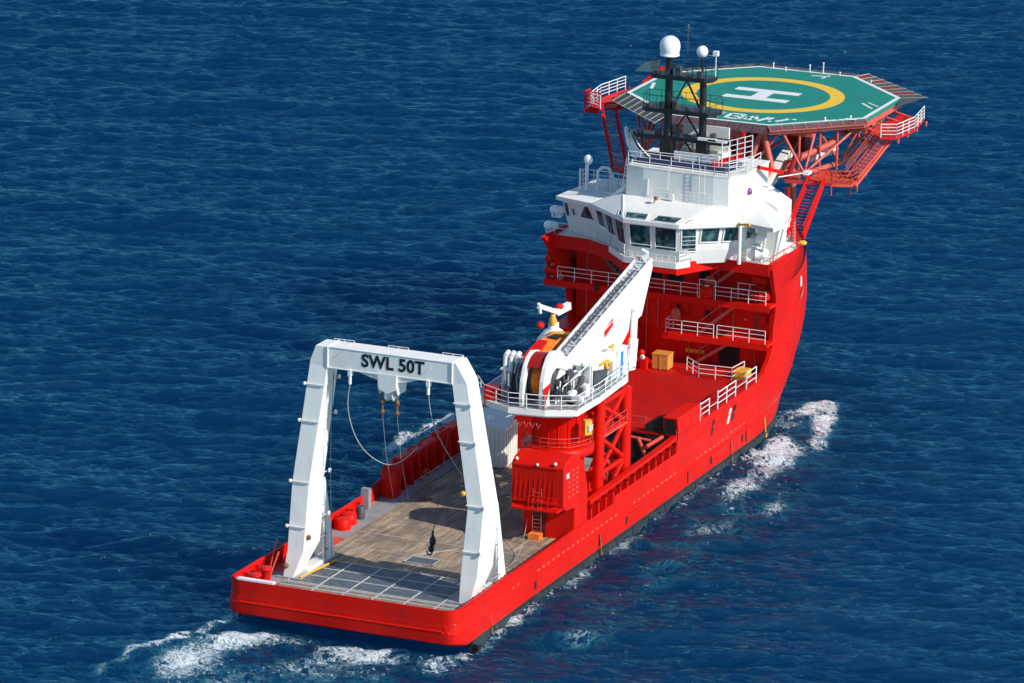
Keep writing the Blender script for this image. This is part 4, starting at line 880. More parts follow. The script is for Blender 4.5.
# ------------------------------------------------------------------ HELIDECK
HX,HY,HZ=84.7,-.05,23.6; T=10.77; s_=T*math.tan(math.pi/8)
OC=[(-T,s_),(-T,-s_),(-s_,-T),(s_,-T),(T,-s_),(T,s_),(s_,T),(-s_,T)]
def oct_(k,z): return [(HX+x*k,HY+y*k,z) for x,y in OC]
mb=MB(); mb.zprism([(x,y) for x,y,_ in oct_(1,0)],HZ-.35,HZ); hel=mb.build('helideck','green',ship)
hel['label']='octagonal green helicopter deck with yellow ring and white H'
mb=MB()
o1,o2=oct_(1,HZ+.006),oct_(.965,HZ+.006)
mb.add(o1+o2,[(i,(i+1)%8,8+(i+1)%8,8+i) for i in range(8)]); mb.build('edge_line','mwhite',hel)
mb=MB(); K=72; mb.add([(HX+6.95*math.cos(t),6.95*math.sin(t),HZ+.006) for t in [2*math.pi*i/K for i in range(K)]]+[(HX+5.7*math.cos(t),5.7*math.sin(t),HZ+.006) for t in [2*math.pi*i/K for i in range(K)]],[(i,(i+1)%K,K+(i+1)%K,K+i) for i in range(K)]); mb.build('landing_ring','myellow',hel)
mb=MB(); z=HZ+.008
for (x0,x1,y0,y1) in ((HX+1.0,HX+2.1,-2.8,3.0),(HX-2.1,HX-1.0,-2.8,3.0),(HX-1.0,HX+1.0,-.6,.75)): mb.add([(x0,y0,z),(x1,y0,z),(x1,y1,z),(x0,y1,z)],[(0,1,2,3)])
mb.build('letter_h','mwhite',hel)
# worn lettering near the aft edge (upside down when seen from astern), drawn as strokes u=starboard v=aft
mb=MB(); z=HZ+.01
def stroke(p,q,w=.22): mb.bar((p[0],p[1],z),(q[0],q[1],z),w,.01)
def glyph(cy,segs,cx=76.0,h=1.7,w=1.15):
    for (u0,v0,u1,v1) in segs: stroke((cx+(v0-.5)*h,cy-(u0-.5)*w),(cx+(v1-.5)*h,cy-(u1-.5)*w),.34)
glyph(1.0,[(0,1,1,1),(1,1,0,0),(0,0,1,0),(.2,.5,.8,.5)])
glyph(-.75,[(0,0,1,0),(1,0,1,1),(1,1,0,1),(0,1,0,0),(.4,.5,1,.5)])
glyph(-2.3,[(0,0,.5,1),(.5,1,1,.3),(0,.6,.6,0)],76,1.6,1.0)
glyph(-3.3,[(0,0,1,1)],76.0,1.7,.5)
glyph(-3.9,[(.4,1,.2,.4),(.5,0,.8,.1)],76.1,1.5,.8)
glyph(-4.9,[(0,0,1,1),(.5,.9,1.5,.9)],76.4,1.6,.9)
mb.build('name_lettering','mwhite',hel)
mb=MB(); 
for (x,y,dx,dy) in ((77.9,-7.9,.3,.3),(78.4,-8.5,.25,.5),(78.5,-8.9,.5,.2),(79.0,-9.4,.2,.5)): mb.bar((x,y,z),(x+dx,y-dy,z),.2,.01)
mb.box(79.2,79.6,-10.25,-9.3,HZ+.004,HZ+.02)
mb.bar((84.0,-10.0,z),(85.6,-8.6,z),.22,.01); mb.bar((85.0,-10.2,z),(86,-9.0,z),.15,.01)
mb.bar((93.9,-1.0,z),(94.3,-2.6,z),.22,.01); mb.bar((93.2,-2.2,z),(94.6,-2.4,z),.18,.01); mb.bar((82.6,9.4,z),(84.8,10.0,z),.3,.01)
mb.build('small_lettering','mwhite',hel)
mb=MB()
for x,y,h in ((94.6,1.6,.3),(95.2,-.4,.6),(95.3,-1.6,.9),(95.1,-3.2,.25),(93.6,-6.6,.2),(78.0,-8.0,.2),(79.6,-9.7,.2),(95.3,3.0,.4)): mb.tube((x,y,HZ),(x,y,HZ+h),.05,n=6); mb.ball((x,y,HZ+h),.09,n=8)
mb.build('edge_lamp','roof',hel)
# safety nets: one part per side with tilted panels and bars
for k in range(8):
    (x0,y0),(x1,y1)=OC[k],OC[(k+1)%8]
    a=Vector((HX+x0,y0,HZ-.05)); b2=Vector((HX+x1,y1,HZ-.05)); out=Vector(((x0+x1)/2,(y0+y1)/2,0)).normalized()
    if k==2: continue
    cfg={0:((.9,-.45),(.9,-.45)),1:((.5,-.35),(.5,-.35)),4:((.9,.05),(.9,.05)),5:((.9,.05),(.9,.05)),6:((.5,-.2),(.5,-.2)),7:((1.2,-.6),(1.2,-.6))}
    if k==3: o0=Vector((.2,-2.2,.25)); o1=Vector((.9,-.9,.15))
    else: o0,o1=[out*w_+Vector((0,0,r_)) for w_,r_ in cfg[k]]
    d=(b2-a).normalized(); mb=MB(); nseg=8
    oo=lambda t:o0.lerp(o1,t)
    for i in range(nseg):
        p=a.lerp(b2,i/nseg);q=a.lerp(b2,(i+1)/nseg); mb.cur=(i%2) if k==3 else 0; dz=Vector((0,0,.04))
        mb.add([p,q,q+oo((i+1)/nseg),p+oo(i/nseg)],[(0,1,2,3)]); mb.add([p-dz,q-dz,q+oo((i+1)/nseg)-dz,p+oo(i/nseg)-dz],[(0,1,2,3)])
    if k==3: mb.cur=0; mb.add([a,a+o0,a+Vector((-2.6,-.5,-.2))],[(0,1,2)])
    nt_=mb.build('safety_net',['netdark' if k in (0,1) else 'net','netred'],hel)
    mb=MB()
    for i in range(nseg+1): p=a.lerp(b2,i/nseg)+Vector((0,0,.03)); mb.bar(p,p+oo(i/nseg)*1.08,.10 if k in (3,7) else .07,.05)
    mb.bar(a+o0,b2+o1,.06,.06); mb.build('net_bar','netbar' if k in (3,7) else ('pink' if k==1 else 'dgrey'),nt_)
mb=MB(); mb.prism([(87.1,12.7,23.9),(90.6,13.1,23.95),(92.0,12.2,24.0),(87.6,11.0,23.9)],(0,0,.05)); mb.build('tilted_panel','greenp',hel)
# under deck gutter and beams
mb=MB(); 
for k in range(8):
    p,q=oct_(1.0,HZ-.55)[k],oct_(1.0,HZ-.55)[(k+1)%8]; mb.bar(p,q,.25,.4)
for y in (-8,-5.5,-3,0,3,5.5,8): 
    xe=T if abs(y)<s_ else T-(abs(y)-s_); mb.bar((HX-xe+.2,y,HZ-.65),(HX+xe-.2,y,HZ-.65),.25,.55)
for x in (77,81,85,89,92): 
    ye=T if abs(x-HX)<s_ else T-(abs(x-HX)-s_); mb.bar((x,-ye+.2,HZ-1.1),(x,ye-.2,HZ-1.1),.25,.45)
mb.build('deck_beam','pink',hel)
# truss
mb=MB()
bot=[(75.5,-7.2),(80.5,-8.6),(88,-8.6),(93,-4),(93,4),(88,8.6),(80.5,8.6),(75.5,7.2),(75.5,2.4),(75.5,-2.4)]
zb=19.5
nb=[Vector((x,y,zb)) for x,y in bot]
for i in range(len(nb)): mb.tube(nb[i],nb[(i+1)%len(nb)],.22,n=10)
top=[(75.2,-5.2),(77.6,-7.4),(81,-10.2),(88,-10.2),(94.6,-4),(94.6,4),(88,10.2),(81,10.2),(77.6,7.4),(75.2,5.2)]
for i,(x,y) in enumerate(top):
    t_=Vector((x,y,HZ-.6)); near=sorted(nb,key=lambda v:(v.xy-t_.xy).length)[:2]
    for q in near: mb.tube(t_,q,.115,n=8)
for (x,y) in ((76.6,-6.3),(77.8,-7.7),(79.0,-8.8)): mb.tube((x,y,HZ-.6),(x,y,zb-.2),.11,n=8)
for (y) in (-3.6,-1.2,1.2,3.6):
    mb.tube((75.0,y,HZ-.6),(74.6,y-1.2,19.4),.27,n=10); mb.tube((75.0,y,HZ-.6),(74.6,y+1.2,19.4),.27,n=10)
mb.tube((75.4,-4.6,19.6),(79.2,-8.6,21.6),.3,n=10); mb.tube((70.5,-4.6,19.3),(75.8,-4.8,19.5),.3,n=10); mb.tube((70.5,4.6,19.3),(75.8,4.8,19.5),.3,n=10)
mb.tube((74.5,7.2,19.4),(74.5,-7.2,19.4),.28,n=10)
mb.tube((75.8,5.0,23),(75.5,7.0,15.3),.3,n=10); mb.tube((75.5,-6.2,19.8),(75.6,-6.4,12.4),.28,n=10)
for x,y in ((83,-9.6),(85.5,-9.6),(88,-9.4),(90,-8)): mb.tube((x,y,HZ-.6),(x,y*.93,zb),.09,n=6)
for y in (-5,-1.5,1.5,5): mb.tube((75,y,zb),(92,y,zb),.18,n=8); mb.tube((76,y,zb),(84,y,HZ-.8),.16,n=8); mb.tube((84,y,HZ-.8),(92,y,zb),.16,n=8)
tr=mb.build('support_truss','pink',hel)
mb=MB(); mb.bar((71,-4.9,18.2),(78.0,-4.9,20.6),.7,.9); mb.bar((71,4.9,18.2),(78.0,4.9,20.6),.7,.9); mb.build('white_girder','roof',hel)
mb=MB(); mb.tube((80,-6.2,19.9),(83.8,-6.8,19.9),.5,n=12); mb.build('liferaft_tube','plastic',hel)
mb=MB()
for (x,y,z0,z1) in ((78,-2,19.6,21.8),(80,1,19.6,22),(83,-4,19.6,21.5),(86,3,19.6,22),(79,4,19.6,21.6)): mb.box(x-.8,x+.8,y-.8,y+.8,z0,z1)
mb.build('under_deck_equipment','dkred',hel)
mb=MB(); mb.box(72.6,75.2,-2.6,-4.2,18.9,19.1); mb.box(73,79,3,-3,19.0,19.15); mb.build('under_deck_walkway','grey',hel)
mb=MB(); mb.tube((72.4,-6.9,18.9),(72.5,-7.0,12.3),.22,n=10); mb.tube((72.4,-6.9,19.6),(76,-6.2,20.8),.22,n=8); mb.bar((72.3,-6.7,19.5),(74.3,-8.6,19.1),.3,.3); mb.build('prop_column','dkred',hel)
# starboard stair, landing and access platform
mb=MB(); mb.stair((69.2,-8.9,15.6),(74.6,-8.65,19.2),(0,1,0),w=1.45,step=.2)
for y in (-8.1,-9.5):
    mb.bar((69.2,y-.05,15.9),(74.6,y+.15,19.5),.1,.45)
    mb.tube((69.2,y,16.6),(74.6,y,20.2),.05,n=6)
st1=mb.build('stairway','red',hel)
mb=MB()
LD=[(74.4,-7.7),(74.2,-10.1),(74.8,-11.6),(76.4,-11.6),(79.2,-10.2),(78.6,-7.6)]
mb.zprism(LD,19.0,19.2); mb.rail([(x,y,18.2) for x,y in (LD[1],LD[2],LD[3])],h=.8,n=1,sp=1.2,r=.05); sl_=mb.build('stair_landing','orange_red',hel)
mb=MB(); mb.rail([(x,y,19.2) for x,y in (LD[0],LD[1],LD[2],LD[3],LD[4])],h=1.1,n=3,sp=1.1,r=.04); mb.build('handrail','pink',sl_)
mb=MB(); mb.stair((76.6,-11.0,19.2),(81.0,-12.4,22.2),(-.4,-1,0),w=1.1,step=.22)
for o_ in (-.55,.55):
    for h in (.5,.8,1.1): mb.tube((76.6-.2*o_,-11.0+o_,19.2+h),(81.0-.2*o_,-12.4+o_,22.2+h),.035,n=5)
mb.tube((76.2,-11.5,18.7),(80.8,-12.9,21.8),.12,n=8)
mb.build('stairway','orange_red',hel)
AP=[(80.8,-10.8),(79.0,-12.6),(79.6,-13.8),(83.0,-14.2),(87.2,-13.6),(88.4,-11.2)]
def platform(sg,zz):
    P_=[(x,y*sg) for x,y in AP]
    mb=MB(); mb.zprism(P_,zz-.15,zz); pf=mb.build('access_platform','red' if sg<0 else 'red',hel)
    mb=MB(); mb.rail([(x,y,zz) for x,y in P_[1:5]],h=1.15,n=4,sp=1.3,r=.045); mb.build('handrail','rail' if sg<0 else 'roof',pf)
    mb=MB()
    for k in range(4): x=80.8+k*2.4; mb.tube((x,sg*13.2,zz-.15),(x,sg*10.8,HZ-1.0),.1,n=6); mb.prism([(x-.2,sg*13.6,zz-.15),(x+.2,sg*13.6,zz-.15),(x+.1,sg*13.6,zz-.55),(x-.1,sg*13.6,zz-.55)],(0,-sg*.12,0))
    mb.tube((80.6,sg*11.4,zz),(83.8,sg*9,HZ-1),.12,n=6); mb.build('platform_bracket','pink' if sg<0 else 'red',pf)
    return pf
platform(-1,22.2); pfp=platform(1,22.4)
mb=MB(); mb.box(79.6,79.75,13.0,14.3,21.6,22.0); mb.rail([(79.7,12.9,22.0),(79.7,14.3,22.0),(80.8,14.3,22.0)],h=1.4,n=4,sp=.5,r=.07); mb.build('end_frame','red',pfp)
mb=MB(); mb.bar((82,11.1,22.8),(91,11.5,23.5),.6,.4); mb.tube((80,11.6,22),(86,11.2,23.4),.18,n=8); mb.build('deck_edge_beam','red',hel)
mb=MB(); mb.stair((76.9,9.9,17.9),(79.0,11.8,21.8),(.7,-.7,0),w=1.25,step=.24)
for sg in (-1,1):
    dx,dy=.45*sg,-.45*sg
    mb.tube((76.9+dx,9.9+dy,18.0),(79.0+dx,11.8+dy,21.9),.12,n=6); mb.tube((76.9+dx,9.9+dy,18.8),(79.0+dx,11.8+dy,22.8),.05,n=6)
mb.build('stairway','red',hel)
mb=MB(); mb.zprism([(76.0,9.2),(77.4,8.2),(78.2,9.4),(76.8,10.6)],17.6,17.8); mb.rail([(76,9.2,17.8),(76.8,10.6,17.8)],h=1,n=3,sp=.7,r=.04)
mb.tube((76.2,9.2,17.6),(75.4,8.6,15.0),.14,n=6); mb.tube((77.4,8.4,17.6),(76.6,7.8,15.0),.14,n=6); mb.build('stair_landing','red',hel)

# ------------------------------------------------------------------ LIFE RAFTS and loose things
def raft(x,y,z,m,label,ln=.62,r=.36,ax='x'):
    e=empty('life_raft',(x,y,z-r)); tag(e,label,'life raft','canister life rafts around the bridge')
    mb=MB(); prof=[(0,-ln),(r*.7,-ln*.95),(r,-ln*.65),(r,-.05),(r*1.07,-.04),(r*1.07,.04),(r,.05),(r,ln*.65),(r*.7,ln*.95),(0,ln)]
    mb.lathe((x,y,z),prof,18,axis=ax); mb.build('canister',m,e)
    mb=MB(); 
    if ax=='y': mb.box(x-.3,x+.3,y-.4,y-.3,z-r-.12,z-.1); mb.box(x-.3,x+.3,y+.3,y+.4,z-r-.12,z-.1); mb.box(x-.3,x+.3,y-.4,y+.4,z-r-.2,z-r-.1)
    else: mb.box(x-.4,x-.3,y-.3,y+.3,z-r-.12,z-.1); mb.box(x+.3,x+.4,y-.3,y+.3,z-r-.12,z-.1); mb.box(x-.4,x+.4,y-.3,y+.3,z-r-.2,z-r-.1)
    mb.build('cradle',m,e)
raft(64.2,10.25,16.85,'plastic','upper white canister life raft at the left end of the bridge deck',.6,.37,'y')
raft(63.2,10.35,15.75,'plastic','lower white canister life raft at the left end of the bridge deck',.6,.37,'y')
raft(63.2,10.1,13.9,'red','small red canister just under the left end of the bridge deck',.5,.36,'y')
raft(63.2,10.2,12.95,'red','red canister life raft in the middle of the stack outside the left gallery end',.6,.38,'y')
raft(63.2,10.2,11.95,'red','red canister life raft lowest in the stack on the left gallery end',.65,.4,'y')
raft(63.2,-8.2,13.4,'red','upper red canister life raft at the right end of the upper gallery',.75,.48,'y')
raft(63.0,-8.3,12.1,'red','lower red canister life raft at the right end of the upper gallery',.8,.5,'y')
raft(61.2,-8.5,16.05,'plastic','nearer white canister life raft lying on the right bridge wing',.95,.48,'y')
raft(62.6,-8.0,16.9,'plastic','farther white canister life raft raised on the right bridge wing',.7,.42,'y')
fl=empty('hose_reel',(62.2,-3.6,11.6)); tag(fl,'round red hose reel drum on the upper gallery railing right of the crane boom tip','hose reel')
mb=MB(); mb.lathe((62.3,-3.9,12.05),[(0,-.5),(.5,-.45),(.55,-.2),(.55,.2),(.5,.45),(0,.5)],18,axis='y'); mb.build('drum','red',fl)
mb=MB(); mb.box(62.05,62.25,-4.1,-3.7,12.3,12.6); mb.path([(62.3,-4.6,11.4),(62.3,-4.6,13.0),(62.3,-3.2,13.0),(62.3,-3.2,11.4)],.04,5); mb.build('stand','rail',fl)
dl=empty('deck_lamp',(67.2,-10.0,15.4)); tag(dl,'yellow lamp on the bridge deck corner at the foot of the red stairway','lamp')
mb=MB(); mb.ball((67.6,-10.1,15.65),.3,(1.2,1.2,.7),12); mb.build('lamp_head','yellow',dl)
mb=MB(); mb.tube((66.9,-9.9,15.3),(67.5,-10.0,15.6),.06,n=6); mb.build('lamp_arm','red',dl)
cg=empty('cargo_container',(38.8,4.4,2.66)); tag(cg,'white steel container with sloping top on the wood deck behind the right frame leg','container')
mb=MB(); mb.prism([(37.3,3.2,2.7),(37.3,6.0,2.7),(37.3,6.0,5.9),(37.3,3.2,5.9)],(3.0,.25,0)); 
body=mb.build('body','white',cg,bevel=.04)
mb=MB()
for k in range(8): mb.box(37.22,37.32,3.4+k*.34,3.5+k*.34,2.9,5.7)
for k in range(6): mb.box(37.6+k*.45,37.72+k*.45,3.12+k*.03,3.3+k*.03,2.9,5.7)
mb.build('corrugation','white',body)
mb=MB(); mb.prism([(37.25,3.15,5.9),(37.25,6.1,5.9),(40.3,6.3,6.5),(40.3,3.4,6.5)],(0,0,.06)); mb.build('lid','roof',cg)
mb=MB(); mb.lathe((38.6,5.0,6.1),[(.25,0),(.25,.35),(0,.4)],12); mb.build('vent_cap','plastic',cg)
mb=MB()
for x,y in ((37.4,3.3),(40.2,3.5),(37.4,5.9)): mb.box(x-.1,x+.1,y-.1,y+.1,2.66,2.8)
mb.build('foot','yellow',cg)

# ------------------------------------------------------------------ WATER
def water():
    NX,NY=1536,512; dx=.24; dy=.36
    rng=np.random.default_rng(11)
    kx=np.fft.fftfreq(NX,dx)*2*np.pi; ky=np.fft.fftfreq(NY,dy)*2*np.pi
    KX,KY=np.meshgrid(kx,ky,indexing='ij'); K=np.hypot(KX,KY); K[0,0]=1
    def spec(kp,amp,wd,spread):
        c=(KX*math.cos(wd)+KY*math.sin(wd))/K
        P_=np.exp(-1.0/(K*kp)**2)/K**4*(np.abs(c)**spread)*np.exp(-(K*.10)**2); P_[0,0]=0
        h=np.fft.ifft2((rng.normal(size=K.shape)+1j*rng.normal(size=K.shape))*np.sqrt(P_)).real
        return h/h.std()*amp
    wd=R(196)
    P_s=spec(.40,.092,R(6),12)+spec(1.0,.12,R(-6),16)+spec(3.2,.16,R(-12),16)
    # choppy displacement
    H=np.fft.fft2(P_s); Dx=np.fft.ifft2(-1j*KX/K*H).real; Dy=np.fft.ifft2(-1j*KY/K*H).real
    u=(np.arange(NX)-NX/2)*dx+118; v=(np.arange(NY)-NY/2)*dy
    ext=np.array([3,8,20,60,200,700,3000,12000.,30000.])
    U=np.concatenate([u[0]-ext[::-1],u,u[-1]+ext]); V=np.concatenate([v[0]-ext[::-1],v,v[-1]+ext]); E_=len(ext)
    h=np.zeros((len(U),len(V))); ddx=h.copy(); ddy=h.copy()
    fu=np.clip(np.minimum(np.arange(NX),np.arange(NX)[::-1])/30,0,1)[:,None]; fv=np.clip(np.minimum(np.arange(NY),np.arange(NY)[::-1])/30,0,1)[None,:]
    h[E_:-E_,E_:-E_]=P_s*fu*fv; ddx[E_:-E_,E_:-E_]=Dx*fu*fv; ddy[E_:-E_,E_:-E_]=Dy*fu*fv
    UU,VV=np.meshgrid(U,V,indexing='ij')
    a=.3986; ca,sa=math.cos(a),math.sin(a)
    gx=UU-.35*ddx; gy=VV-.35*ddy
    X=gx*ca-gy*sa+5; Y=gx*sa+gy*ca
    # foam field
    def blob(cx,cy,rx,ry,ang,w):
        c,s=math.cos(R(ang)),math.sin(R(ang)); p=(X-cx)*c+(Y-cy)*s; q=-(X-cx)*s+(Y-cy)*c
        return w*np.exp(-((p/rx)**2+(q/ry)**2))
    F=blob(69,-8.8,5,2.0,-14,.80)+blob(74,-9.4,3.2,1.2,-30,.95)+blob(70.5,-11.8,3.5,.9,12,.85)+blob(62,-10.3,5,1.2,3,.9)+blob(66,-12.8,5.5,1.0,18,.82)+blob(60,-12.2,4,1.6,8,.76)+blob(55,-12.2,5,1.6,10,.72)+blob(48,-12.2,5,1.5,8,.72)+blob(38,-14,10,3.6,6,.50)+blob(22,-14.5,12,4.2,3,.44)+blob(8,-14,12,5,0,.40)+blob(52,-16,8,3,10,.5)
    F+=blob(44,-17,4,.9,15,.5)
    F+=blob(-2.0,6.6,2.6,2.4,20,1.05)+blob(-7,8.2,4.5,2.4,12,.8)+blob(-5,11.2,7.5,.6,-14,.95)+blob(-1.4,-2.6,1.9,3.0,10,1.05)+blob(-1.0,-8.4,1.8,2.0,0,.9)+blob(-6,-3,4,6,0,.72)+blob(-1,2.5,1.6,3,0,.6)+blob(-12,5,7,8,0,.6)
    F+=blob(41,20.2,5.5,.5,-12,1.0)+blob(48.5,17.5,5.0,.8,8,1.05)+blob(55.5,16.2,6.5,.7,-6,1.0)+blob(36,17.8,2.2,1.2,10,.85)+blob(47.5,14.8,6,1.0,-10,.85)+blob(63,14.4,7,1.0,-8,.95)+blob(50,13,12,3,-3,.55)
    side=np.exp(-((np.abs(Y)-9.4)/.9)**2)*(X>0)*(X<60)*.66; F+=side
    h+= .25*np.clip(F,0,1.1)*fu_full(F)*(np.abs(np.sin(X*1.3+np.sin(Y*1.7)))*.8)
    n0,n1=len(U),len(V)
    co=np.stack([X,Y,h],-1).reshape(-1,3).astype(np.float32)
    idx=np.arange(n0*n1).reshape(n0,n1)
    q=np.stack([idx[:-1,:-1],idx[1:,:-1],idx[1:,1:],idx[:-1,1:]],-1).reshape(-1,4).astype(np.int32)
    me=bpy.data.meshes.new('sea'); me.vertices.add(len(co)); me.vertices.foreach_set('co',co.ravel())
    me.loops.add(q.size); me.loops.foreach_set('vertex_index',q.ravel()); me.polygons.add(len(q))
    me.polygons.foreach_set('loop_start',np.arange(0,q.size,4,dtype=np.int32)); me.polygons.foreach_set('loop_total',np.full(len(q),4,dtype=np.int32))
    me.update(calc_edges=True); me.polygons.foreach_set('use_smooth',np.ones(len(q),dtype=bool))
    at=me.attributes.new('foam','FLOAT','POINT'); at.data.foreach_set('value',np.clip(F,0,1.3).ravel().astype(np.float32))
    o=bpy.data.objects.new('sea',me); COL.objects.link(o); o['kind']='structure'
    return o
def fu_full(F): return 1.0
sea=water()
m=bpy.data.materials.new('sea_water'); m.use_nodes=True; nt=m.node_tree; N=nt.nodes; L=nt.links; b=N['Principled BSDF']
tc=N.new('ShaderNodeTexCoord')
rot=N.new('ShaderNodeMapping'); rot.inputs['Rotation'].default_value=(0,0,-.3986); L.new(tc.outputs['Object'],rot.inputs['Vector'])
st=N.new('ShaderNodeMapping'); st.inputs['Scale'].default_value=(1.7,.27,1); L.new(rot.outputs[0],st.inputs['Vector'])
n1=N.new('ShaderNodeTexNoise'); n1.inputs['Scale'].default_value=1.1; n1.inputs['Detail'].default_value=7; n1.inputs['Roughness'].default_value=.66; n1.inputs['Distortion'].default_value=.25; L.new(st.outputs[0],n1.inputs['Vector'])
n2=N.new('ShaderNodeTexNoise'); n2.inputs['Scale'].default_value=3.2; n2.inputs['Detail'].default_value=3; L.new(st.outputs[0],n2.inputs['Vector'])
ad=N.new('ShaderNodeMath'); ad.operation='MULTIPLY_ADD'; L.new(n2.outputs['Fac'],ad.inputs[0]); ad.inputs[1].default_value=.22; L.new(n1.outputs['Fac'],ad.inputs[2])
bp=N.new('ShaderNodeBump'); bp.inputs['Strength'].default_value=1.0; bp.inputs['Distance'].default_value=.40; L.new(ad.outputs[0],bp.inputs['Height'])
# foam mask
fa=N.new('ShaderNodeAttribute'); fa.attribute_name='foam'
fn=N.new('ShaderNodeTexNoise'); fn.inputs['Scale'].default_value=.42; fn.inputs['Detail'].default_value=12; fn.inputs['Roughness'].default_value=.74; fn.inputs['Distortion'].default_value=2.2; L.new(rot.outputs[0],fn.inputs['Vector'])
r0=N.new('ShaderNodeMath'); r0.operation='SUBTRACT'; L.new(fn.outputs['Fac'],r0.inputs[0]); r0.inputs[1].default_value=.5
r1=N.new('ShaderNodeMath'); r1.operation='ABSOLUTE'; L.new(r0.outputs[0],r1.inputs[0])
r2_=N.new('ShaderNodeMath'); r2_.operation='MULTIPLY_ADD'; L.new(r1.outputs[0],r2_.inputs[0]); r2_.inputs[1].default_value=-3.6; r2_.inputs[2].default_value=.62
fb=N.new('ShaderNodeTexNoise'); fb.inputs['Scale'].default_value=.22; fb.inputs['Detail'].default_value=5; L.new(rot.outputs[0],fb.inputs['Vector'])
r3=N.new('ShaderNodeMath'); r3.operation='ADD'; L.new(r2_.outputs[0],r3.inputs[0]); L.new(fb.outputs['Fac'],r3.inputs[1])
fs=N.new('ShaderNodeMath'); fs.operation='MULTIPLY_ADD'; fs.inputs[1].default_value=.60; L.new(fa.outputs['Fac'],fs.inputs[0]); L.new(r3.outputs[0],fs.inputs[2])
fr=N.new('ShaderNodeMapRange'); fr.interpolation_type='SMOOTHSTEP'; fr.inputs['From Min'].default_value=1.47; fr.inputs['From Max'].default_value=1.72; L.new(fs.outputs[0],fr.inputs['Value'])
ft=N.new('ShaderNodeMapRange'); ft.interpolation_type='SMOOTHSTEP'; ft.inputs['From Min'].default_value=1.20; ft.inputs['From Max'].default_value=1.62; ft.inputs['To Max'].default_value=.55; L.new(fs.outputs[0],ft.inputs['Value'])
# vein pattern so foam is lacy
vo=N.new('ShaderNodeTexNoise'); vo.inputs['Scale'].default_value=1.6; vo.inputs['Detail'].default_value=8; vo.inputs['Roughness'].default_value=.6; vo.inputs['Distortion'].default_value=2.0; L.new(rot.outputs[0],vo.inputs['Vector'])
v1=N.new('ShaderNodeMath'); v1.operation='SUBTRACT'; L.new(vo.outputs['Fac'],v1.inputs[0]); v1.inputs[1].default_value=.5
v2=N.new('ShaderNodeMath'); v2.operation='ABSOLUTE'; L.new(v1.outputs[0],v2.inputs[0])
v3=N.new('ShaderNodeMapRange'); v3.inputs['From Min'].default_value=.0; v3.inputs['From Max'].default_value=.11; v3.inputs['To Min'].default_value=1.0; v3.inputs['To Max'].default_value=.25; L.new(v2.outputs[0],v3.inputs['Value'])
v4a=N.new('ShaderNodeMath'); v4a.operation='MULTIPLY'; L.new(v3.outputs[0],v4a.inputs[0]); L.new(fr.outputs[0],v4a.inputs[1])
sn=N.new('ShaderNodeTexNoise'); sn.inputs['Scale'].default_value=2.6; sn.inputs['Detail'].default_value=5; sn.inputs['Roughness'].default_value=.7; L.new(rot.outputs[0],sn.inputs['Vector'])
sa=N.new('ShaderNodeMath'); sa.operation='MULTIPLY_ADD'; sa.inputs[1].default_value=.30; L.new(fa.outputs['Fac'],sa.inputs[0]); L.new(sn.outputs['Fac'],sa.inputs[2])
sr=N.new('ShaderNodeMapRange'); sr.inputs['From Min'].default_value=.80; sr.inputs['From Max'].default_value=.90; sr.inputs['To Max'].default_value=.75; L.new(sa.outputs[0],sr.inputs['Value'])
v4=N.new('ShaderNodeMath'); v4.operation='MAXIMUM'; L.new(v4a.outputs[0],v4.inputs[0]); L.new(sr.outputs[0],v4.inputs[1])
GT=(.36,.92,1.0,1); deep=(.0004,.024,.078,1)
mx1=N.new('ShaderNodeMix'); mx1.data_type='RGBA'; mx1.inputs[6].default_value=deep; mx1.inputs[7].default_value=(.02,.17,.22,1); L.new(ft.outputs[0],mx1.inputs[0])
mx2=N.new('ShaderNodeMix'); mx2.data_type='RGBA'; mx2.inputs[7].default_value=(.78,.82,.84,1); L.new(v4.outputs[0],mx2.inputs[0]); L.new(mx1.outputs[2],mx2.inputs[6])
L.new(mx2.outputs[2],b.inputs['Base Color'])
b.inputs['Roughness'].default_value=.8; b.inputs['Specular IOR Level'].default_value=0
b.inputs['Subsurface Weight'].default_value=1.0; b.inputs['Subsurface Radius'].default_value=(15,25,35); b.inputs['Subsurface Scale'].default_value=2.0; b.subsurface_method='BURLEY'
gl=N.new('ShaderNodeBsdfGlossy'); gl.inputs['Color'].default_value=GT; gl.inputs['Roughness'].default_value=.13; L.new(bp.outputs[0],gl.inputs['Normal'])
fz=N.new('ShaderNodeFresnel'); fz.inputs['IOR'].default_value=1.50; L.new(bp.outputs[0],fz.inputs['Normal'])
iv=N.new('ShaderNodeMath'); iv.operation='SUBTRACT'; iv.inputs[0].default_value=1; L.new(v4.outputs[0],iv.inputs[1])
fm=N.new('ShaderNodeMath'); fm.operation='MULTIPLY'; L.new(fz.outputs[0],fm.inputs[0]); L.new(iv.outputs[0],fm.inputs[1])
ms_=N.new('ShaderNodeMixShader'); L.new(fm.outputs[0],ms_.inputs[0]); L.new(b.outputs[0],ms_.inputs[1]); L.new(gl.outputs[0],ms_.inputs[2])
fd_=N.new('ShaderNodeBsdfDiffuse'); fd_.inputs['Color'].default_value=(.75,.79,.80,1); L.new(bp.outputs[0],fd_.inputs['Normal'])
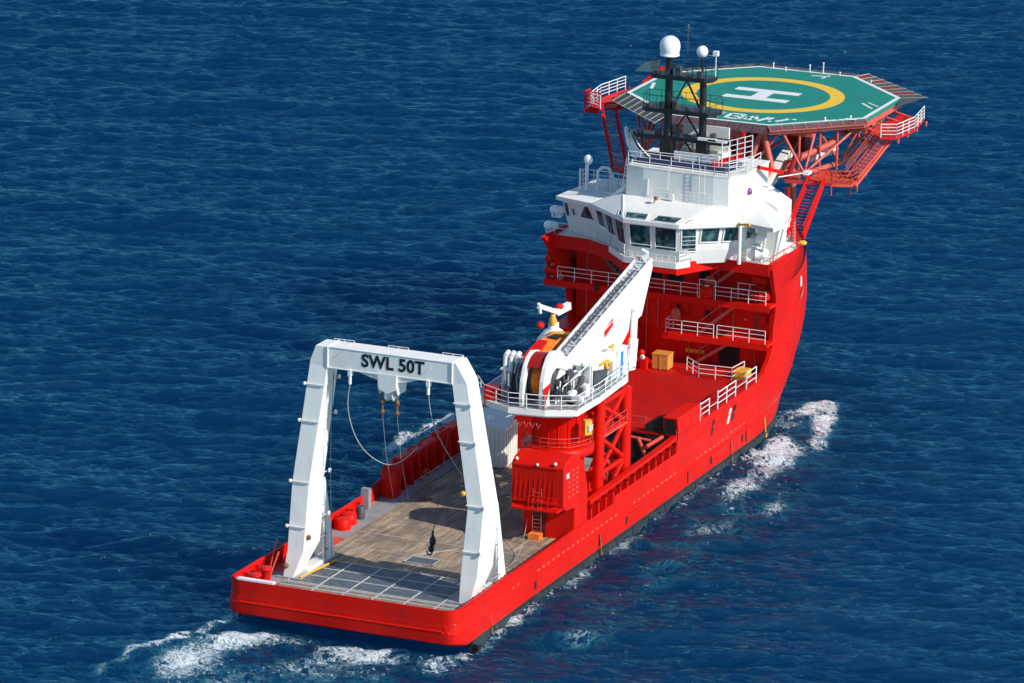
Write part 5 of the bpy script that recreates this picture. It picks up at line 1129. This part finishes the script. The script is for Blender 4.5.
ms2=N.new('ShaderNodeMixShader'); L.new(v4.outputs[0],ms2.inputs[0]); L.new(ms_.outputs[0],ms2.inputs[1]); L.new(fd_.outputs[0],ms2.inputs[2])
L.new(ms2.outputs[0],N['Material Output'].inputs['Surface'])
L.new(mx1.outputs[2],b.inputs['Base Color'])
L.new(bp.outputs[0],b.inputs['Normal'])
sea.data.materials.append(m)

# ------------------------------------------------------------------ LIGHT, SKY, CAMERA
SE,SAZ=R(34),None
sv=Vector((-.22*math.cos(SE),-.975*math.cos(SE),math.sin(SE)))
w=bpy.data.worlds.new('World'); S.world=w; w.use_nodes=True
sk=w.node_tree.nodes.new('ShaderNodeTexSky'); sk.sky_type='NISHITA'; sk.sun_disc=False; sk.sun_elevation=SE; sk.sun_rotation=math.atan2(sv.x,sv.y); sk.air_density=1.0; sk.dust_density=0.0; sk.ozone_density=4.0
w.node_tree.links.new(sk.outputs[0],w.node_tree.nodes['Background'].inputs['Color']); w.node_tree.nodes['Background'].inputs['Strength'].default_value=.135
ld=bpy.data.lights.new('sun','SUN'); ld.energy=5.0; ld.angle=R(.5); ld.color=(1,.96,.90); lo=bpy.data.objects.new('sun',ld); COL.objects.link(lo)
lo.rotation_euler=sv.to_track_quat('Z','Y').to_euler(); lo.location=(0,-60,80)
cd=bpy.data.cameras.new('camera'); co_=bpy.data.objects.new('camera',cd); COL.objects.link(co_)
yaw,pit,roll=0.3985774190304555,-0.26589077910631365,0.0191236994492906
fw=Vector((math.cos(pit)*math.cos(yaw),math.cos(pit)*math.sin(yaw),math.sin(pit)))
r_=fw.cross(Vector((0,0,1))).normalized(); u_=r_.cross(fw); c_,s2=math.cos(roll),math.sin(roll)
rt=c_*r_+s2*u_; up=-s2*r_+c_*u_
mm=Matrix((rt,up,-fw)).transposed().to_4x4(); mm.translation=Vector((-324.9107,-149.7693,120.10145)); co_.matrix_world=mm
cd.sensor_width=36; cd.lens=5242.8536/1024*36; cd.clip_start=5; cd.clip_end=60000
S.camera=co_
S.render.resolution_x=1024; S.render.resolution_y=683
S.view_settings.view_transform='Standard'; S.view_settings.look='None'; S.view_settings.exposure=.05; S.view_settings.gamma=1
